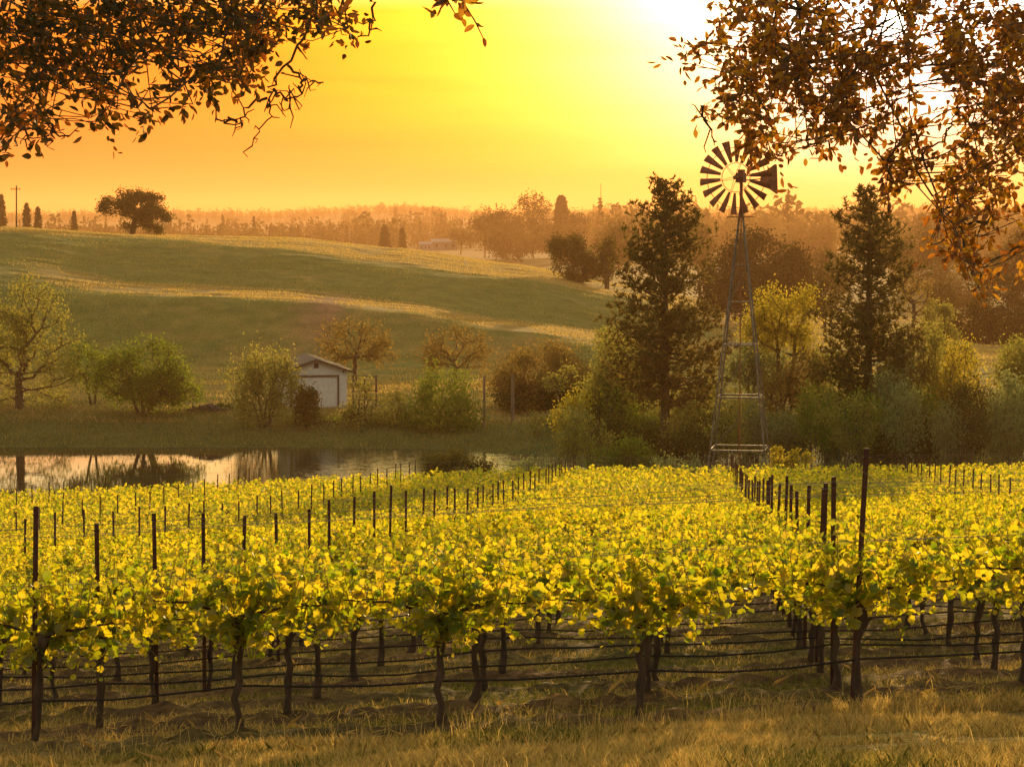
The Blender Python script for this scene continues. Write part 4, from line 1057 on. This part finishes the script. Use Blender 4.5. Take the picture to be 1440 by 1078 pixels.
def pole(name, lb, px, py0, py1, d, r, mat, cat, cross=False, lean=0.0, bury=.3):
    b = P(px, py1, d); t = P(px + lean, py0, d); bz = min(b[2], gz(b[0], d)); H_ = t[2] - bz
    mb = MB(); n = 8; s = np.linspace(0, 1, n)[:, None]; top = np.array([(t - b)[0], 0, H_])
    polytube(mb, np.array([0, 0, -bury]) + (top - np.array([0, 0, -bury])) * s, np.linspace(r, r * .75, n), 8)
    root = mb.build(name, M[mat]); root.location = (b[0], d, bz); tag(root, lb, cat)
    if cross:
        c = MB(); box(c, (0, -.2, H_ - .7), (1.9, .12, .14)); [polytube(c, [(x_, -.2, H_ - .62), (x_, -.2, H_ - .42)], .05, 6) for x_ in (-.8, -.3, .3, .8)]
        c.build('crossarm', M[mat], root)
    return root
pole('utility_pole', 'tall utility pole with a crossarm on the left hill crest', 23, 261, 320, 440, .16, 'bark', 'pole', True)
pole('radio_mast', 'thin radio mast on the far skyline ridge', 845, 258, 300, 4300, 1.1, 'bark', 'mast')
pole('wooden_post', 'weathered thin pole standing left of the dark oak', 681, 528, 600, 202, .13, 'old_wood', 'post')
pole('wooden_post', 'pale thick post in front of the dark oak', 721, 528, 588, 207, .17, 'old_wood', 'post')
pole('white_pipe', 'leaning white pipe sticking up on the hill pasture', 659, 365, 378, 385, .06, 'white_paint', 'pipe', lean=-6)
def gate_frame():
    d = 212; x0, x1 = P(497, 560, d)[0], P(529, 560, d)[0]; bz = gz((x0 + x1) / 2, d)
    root = empty('corral_frame', ((x0 + x1) / 2, d, bz)); tag(root, 'dark post and rail corral frame right of the garage', 'fence'); w = (x1 - x0) / 2; H_ = zat(526, d) - bz
    for s in (-1, 0, 1): mb = MB(); box(mb, (s * w, 0, H_ / 2 - .1), (.16, .16, H_)); mb.build('post', M['trim'], root)
    for q in (.97, .55, .3): mb = MB(); box(mb, (0, -.1, H_ * q - .1), (2 * w + .4, .06, .10)); mb.build('rail', M['trim'], root)
gate_frame()
def log_pile():
    c = P(292, 578, 208); bz = gz(c[0], 208); root = empty('log_pile', (c[0], 208, bz)); tag(root, 'low dark heap of dead logs and branches on the far bank', 'log pile')
    r = np.random.default_rng(8)
    for i in range(16):
        a = r.uniform(-.5, .5); p = np.array([r.uniform(-1.5, 1.5), r.uniform(-.6, .6), .12 + r.random() * .5 * (1 - abs(i - 8) / 12)]); L = r.uniform(.5, 1.3); dv = np.array([cos(a), r.normal(0, .3), r.normal(0, .14)]) * L
        mb = MB(); s = np.linspace(-1, 1, 5)[:, None]; polytube(mb, p + dv * s * .6 + r.normal(0, .03, (5, 3)), np.linspace(.14, .09, 5) * r.uniform(.5, 1.2), 7); mb.build('log', M['dead_wood'], root)
    br = MB()
    for i in range(70): p = np.array([r.normal(0, 1.0), r.normal(0, .5), .15]); v = r.normal(size=3); v[2] = abs(v[2]) * .6; tubes(br, [p], [p + v * .5], .02, .006, 4)
    br.build('branches', M['dead_wood'], root)
log_pile()
tree('shrub', 'dark broken shrub on the bank right of the log pile', 316, 209, [(316, 577, 10, 5)], 'lf_dark', 301, natt=14, cover=1.8, stems=4, cat='shrub', trunk_r=.05)

# ------------------------------------------------------------------ overhanging boughs near the camera
def bough(label, roots, blobs, twigs, seed, lpx=20, trunk_r=.06, bare=(), wood_r=.0011, leaf='oak_leaf', dens=.8):
    """leafy oak bough hanging into view; blobs (px, py, r_px, sprigs, distance), twigs bare polylines"""
    r = np.random.default_rng(seed)
    att = []
    for (px, py, rp_, n, d) in blobs:
        for i in range(max(2, int(n * dens))):
            a = r.uniform(0, 2 * pi); q = math.sqrt(r.random()) * rp_
            att.append(P(px + cos(a) * q, py + sin(a) * q, d + r.uniform(-.75, .75)))
    att = np.array(att); trunk = np.array([P(*p) for p in roots])
    t = np.linspace(0, len(trunk) - 1, 14); trunk = np.stack([np.interp(t, np.arange(len(trunk)), trunk[:, j]) for j in range(3)], 1)
    org = trunk[0].copy(); root = empty('oak_bough', tuple(org)); tag(root, label, 'tree branch', None)
    mb = MB(); sg = skeleton(trunk - org, att - org, r, trunk_r, wood_r, .14, sag=.05, up=-.2)
    rdn = lambda a: np.maximum(a, wood_r)
    tubes(mb, sg[0], sg[1], rdn(sg[2]), rdn(sg[3]), 6)
    for tw in twigs:
        pts = np.array([P(*p) for p in tw]); t = np.linspace(0, len(pts) - 1, len(pts) * 4); pts = np.stack([np.interp(t, np.arange(len(pts)), pts[:, j]) for j in range(3)], 1) - org
        pts[1:-1] += r.normal(0, .006, (len(pts) - 2, 3)); polytube(mb, pts, np.linspace(.0045, .0016, len(pts)), 5)
        for q in range(len(pts) // 2):
            p = pts[r.integers(2, len(pts))]; v = r.normal(size=3) * [1, .4, 1]; v /= np.linalg.norm(v); L = r.uniform(.015, .07)
            polytube(mb, [p, p + v * L * .5 + r.normal(0, .01, 3), p + v * L], [.0022, .0018, .0012], 4)
    mb.build('branch', M['bark'], root)
    C = []; D = []
    rel = att - org
    for p in rel:
        k = r.integers(6, 12); dr = r.normal(size=3); dr[2] -= .8; dr /= np.linalg.norm(dr); L = r.uniform(.05, .14)
        for j in range(k):
            s = j / k; v = dr * .6 + r.normal(size=3) * .75; v /= np.linalg.norm(v)
            C.append(p + dr * L * (s - .3) + v * .022); D.append(v)
    for tw in bare:      # leafy twigs: leaves alternate along a polyline
        pts = np.array([P(*p) for p in tw]) - org; L = np.linalg.norm(np.diff(pts, axis=0), axis=1).sum(); n = int(L / .022)
        for j in range(n):
            s = (j + r.random()) / n * (len(pts) - 1); p = np.array([np.interp(s, np.arange(len(pts)), pts[:, q]) for q in range(3)])
            v = r.normal(size=3); v[2] -= .3; v /= np.linalg.norm(v); C.append(p + v * .024); D.append(v)
    C = np.array(C); D = np.array(D)
    q = C + org; hole = P(1253, 37, 1.0); off = np.hypot(q[:, 0] / q[:, 1] - hole[0], q[:, 2] / q[:, 1] - hole[2]) * F
    keep = off > 23; C, D = C[keep], D[keep]      # leaves cleared along the view line so the low sun shows
    lb = MB(); sz = lpx * 6.4 / F * r.uniform(.62, 1.25, len(C))
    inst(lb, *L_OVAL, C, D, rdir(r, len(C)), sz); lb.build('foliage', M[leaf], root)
    tb = MB()
    for tw in bare:
        pts = np.array([P(*p) for p in tw]) - org; polytube(tb, pts, np.linspace(.0035, .0014, len(pts)), 5)
    if bare: tb.build('twig', M['bark'], root)
    return root
dn = 6.4
for i, (lb, px, d, el_, lf) in enumerate([
 ('tall olive tree standing in the field between the right pine and the right edge', 1318, 250, [(1318, 455, 24, 34), (1330, 480, 24, 22)], 'lf_olive'),
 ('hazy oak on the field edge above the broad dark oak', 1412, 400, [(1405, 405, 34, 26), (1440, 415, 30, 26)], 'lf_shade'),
 ('dim rounded oak in the field right of the leaning sparse tree', 1322, 420, [(1325, 418, 28, 20)], 'lf_far'),
 ('leafy tree in the right field just above the slim willows', 1345, 215, [(1350, 500, 28, 22)], 'lf_olive'),
 ('green tree at the right edge above the willow bushes', 1440, 215, [(1432, 505, 26, 26)], 'lf_green'),
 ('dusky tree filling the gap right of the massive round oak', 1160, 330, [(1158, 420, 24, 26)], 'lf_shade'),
 ('olive tree on the slope foot between the dark oak and the left pine', 880, 232, [(862, 480, 26, 22), (885, 495, 22, 20)], 'lf_olive')]):
    tree('field_tree', lb, px, d, el_, lf, 700 + i, natt=70, cover=1.7, lpx=3.6, trunk_r=.25)
for i in range(6):
    px = 758 + i * 24 + rs.uniform(-8, 8)
    tree('shrub', 'olive shrub on the far shore below the dark oak', px, rs.uniform(193, 203), [(px, 598 - rs.uniform(0, 14), rs.uniform(16, 26), rs.uniform(14, 26))],
         ['lf_olive', 'lf_dark', 'lf_green'][i % 3], 720 + i, natt=30, cover=.7, stems=5, upright=.5, cat='shrub', trunk_r=.04, group='shrubs on the far shore below the dark oak')
bough('dark leafy oak bough hanging across the top left corner',
      [(-260, -160, 7.2), (-40, -70, 6.9), (160, -40, 6.6), (330, -50, 6.4), (460, -60, 6.2)],
      [(20, 30, 60, 62, dn), (90, 50, 60, 56, dn), (160, 40, 60, 58, dn), (230, 40, 55, 52, dn), (300, 50, 55, 44, dn), (30, 105, 45, 26, dn), (90, 100, 40, 20, dn), (350, 30, 45, 32, dn), (410, 15, 40, 24, dn),
       (150, 105, 40, 15, dn), (145, 160, 22, 9, dn), (205, 145, 26, 10, dn), (15, 165, 22, 12, dn), (55, 160, 24, 12, dn), (270, 110, 28, 12, dn), (320, 100, 30, 14, dn), (350, 90, 14, 7, dn), (470, 5, 26, 11, dn), (5, 205, 8, 4, dn), (485, 40, 10, 4, dn),
       (120, -60, 180, 170, dn), (380, -50, 120, 80, dn), (-90, 40, 70, 60, dn), (265, 150, 8, 2, dn)],
      [[(446, -10, dn), (430, 50, dn), (385, 115, dn), (376, 140, dn), (380, 165, dn), (355, 205, dn)], [(376, 138, dn), (345, 155, dn), (330, 185, dn)], [(333, 172, dn), (315, 168, dn), (303, 172, dn)],
       [(405, 92, dn), (430, 115, dn), (455, 116, dn)], [(385, 125, dn), (400, 138, dn), (415, 142, dn)], [(430, 112, dn), (422, 130, dn), (408, 152, dn)], [(525, -20, dn), (526, 20, dn), (515, 50, dn), (497, 55, dn)],
       [(20, 150, dn), (40, 190, dn), (20, 205, dn)], [(50, 170, dn), (62, 195, dn), (75, 198, dn)], [(62, 170, dn), (80, 188, dn), (97, 192, dn)], [(120, 110, dn), (170, 105, dn), (230, 60, dn), (275, 30, dn)]],
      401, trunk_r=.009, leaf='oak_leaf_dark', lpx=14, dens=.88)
bough('short sprig of oak leaves dangling at the top centre',
      [(590, -90, dn), (610, -40, dn), (640, -14, dn)], [(640, -25, 26, 4, dn)], [],
      402, bare=[[(640, -14, dn), (652, 5, dn), (668, 30, dn), (680, 55, dn)], [(615, -20, dn), (630, 2, dn), (640, 20, dn)]], trunk_r=.008)
bough('large sunlit oak bough hanging over the top right corner',
      [(1760, -200, 7.4), (1560, -110, 7.0), (1400, -60, 6.7), (1250, -50, 6.4), (1100, -50, 6.2)],
      [(1050, 30, 50, 42, dn), (1120, 40, 60, 56, dn), (1190, 40, 55, 46, dn), (1080, 100, 55, 44, dn), (1150, 110, 55, 50, dn), (1040, 110, 36, 20, dn), (1210, 120, 50, 44, dn), (1235, 90, 26, 16, dn),
       (1060, 165, 36, 24, dn), (1035, 160, 28, 13, dn), (1090, 195, 26, 13, dn), (1060, 205, 18, 8, dn), (1150, 175, 40, 22, dn), (1200, 175, 36, 18, dn), (965, 82, 10, 3, dn), (975, 95, 8, 3, dn), (1000, 65, 14, 5, dn), (1000, 150, 16, 4, dn),
       (1250, 180, 30, 15, dn), (1285, 195, 24, 12, dn), (1310, 40, 50, 40, dn), (1375, 40, 55, 54, dn), (1430, 50, 45, 46, dn), (1390, 110, 50, 48, dn), (1430, 130, 40, 40, dn), (1355, 105, 26, 16, dn), (1400, 180, 44, 36, dn), (1440, 200, 30, 24, dn),
       (1345, 160, 20, 8, dn), (1260, 240, 30, 18, dn), (1235, 235, 14, 5, dn), (1290, 225, 22, 9, dn), (1345, 230, 30, 14, dn), (1390, 245, 30, 16, dn), (1330, 265, 22, 10, dn), (1365, 275, 30, 14, dn), (1410, 265, 24, 10, dn), (1345, 300, 22, 11, dn), (1320, 275, 10, 3, dn),
       (1385, 295, 24, 7, dn), (1400, 320, 16, 4, dn), (1315, 335, 12, 5, dn), (1350, 345, 16, 9, dn), (1340, 325, 16, 8, dn), (1378, 375, 12, 5, dn), (1365, 360, 14, 5, dn), (1372, 400, 8, 3, dn), (1437, 350, 8, 5, dn), (1430, 300, 10, 3, dn), (1275, 20, 20, 7, dn), (1225, 15, 16, 6, dn), (1260, 75, 26, 13, dn),
       (1200, -60, 220, 210, dn), (1520, 60, 90, 110, dn), (1090, 220, 10, 3, dn)],
      [[(1275, 250, dn), (1300, 215, dn), (1330, 190, dn), (1352, 150, dn)], [(1350, 300, dn), (1353, 330, dn), (1366, 370, dn), (1376, 405, dn)], [(1345, 315, dn), (1375, 318, dn), (1405, 310, dn)], [(985, 150, dn), (1000, 180, dn), (1005, 200, dn)]],
      403, trunk_r=.009, lpx=14, dens=.85)

# ------------------------------------------------------------------ air
def haze():
    mb = MB(); box(mb, (0, 6250, 10), (13000, 12700, 200))
    m, t, o = mat_new('haze_air'); v = t.nodes.new('ShaderNodeVolumePrincipled')
    v.inputs['Color'].default_value = (.84, .47, .22, 1); v.inputs['Density'].default_value = 00.00016; v.inputs['Anisotropy'].default_value = .45
    t.links.new(v.outputs[0], o.inputs['Volume'])
    ob = mb.build('haze', m); tag(ob, kind='stuff'); return ob
haze()
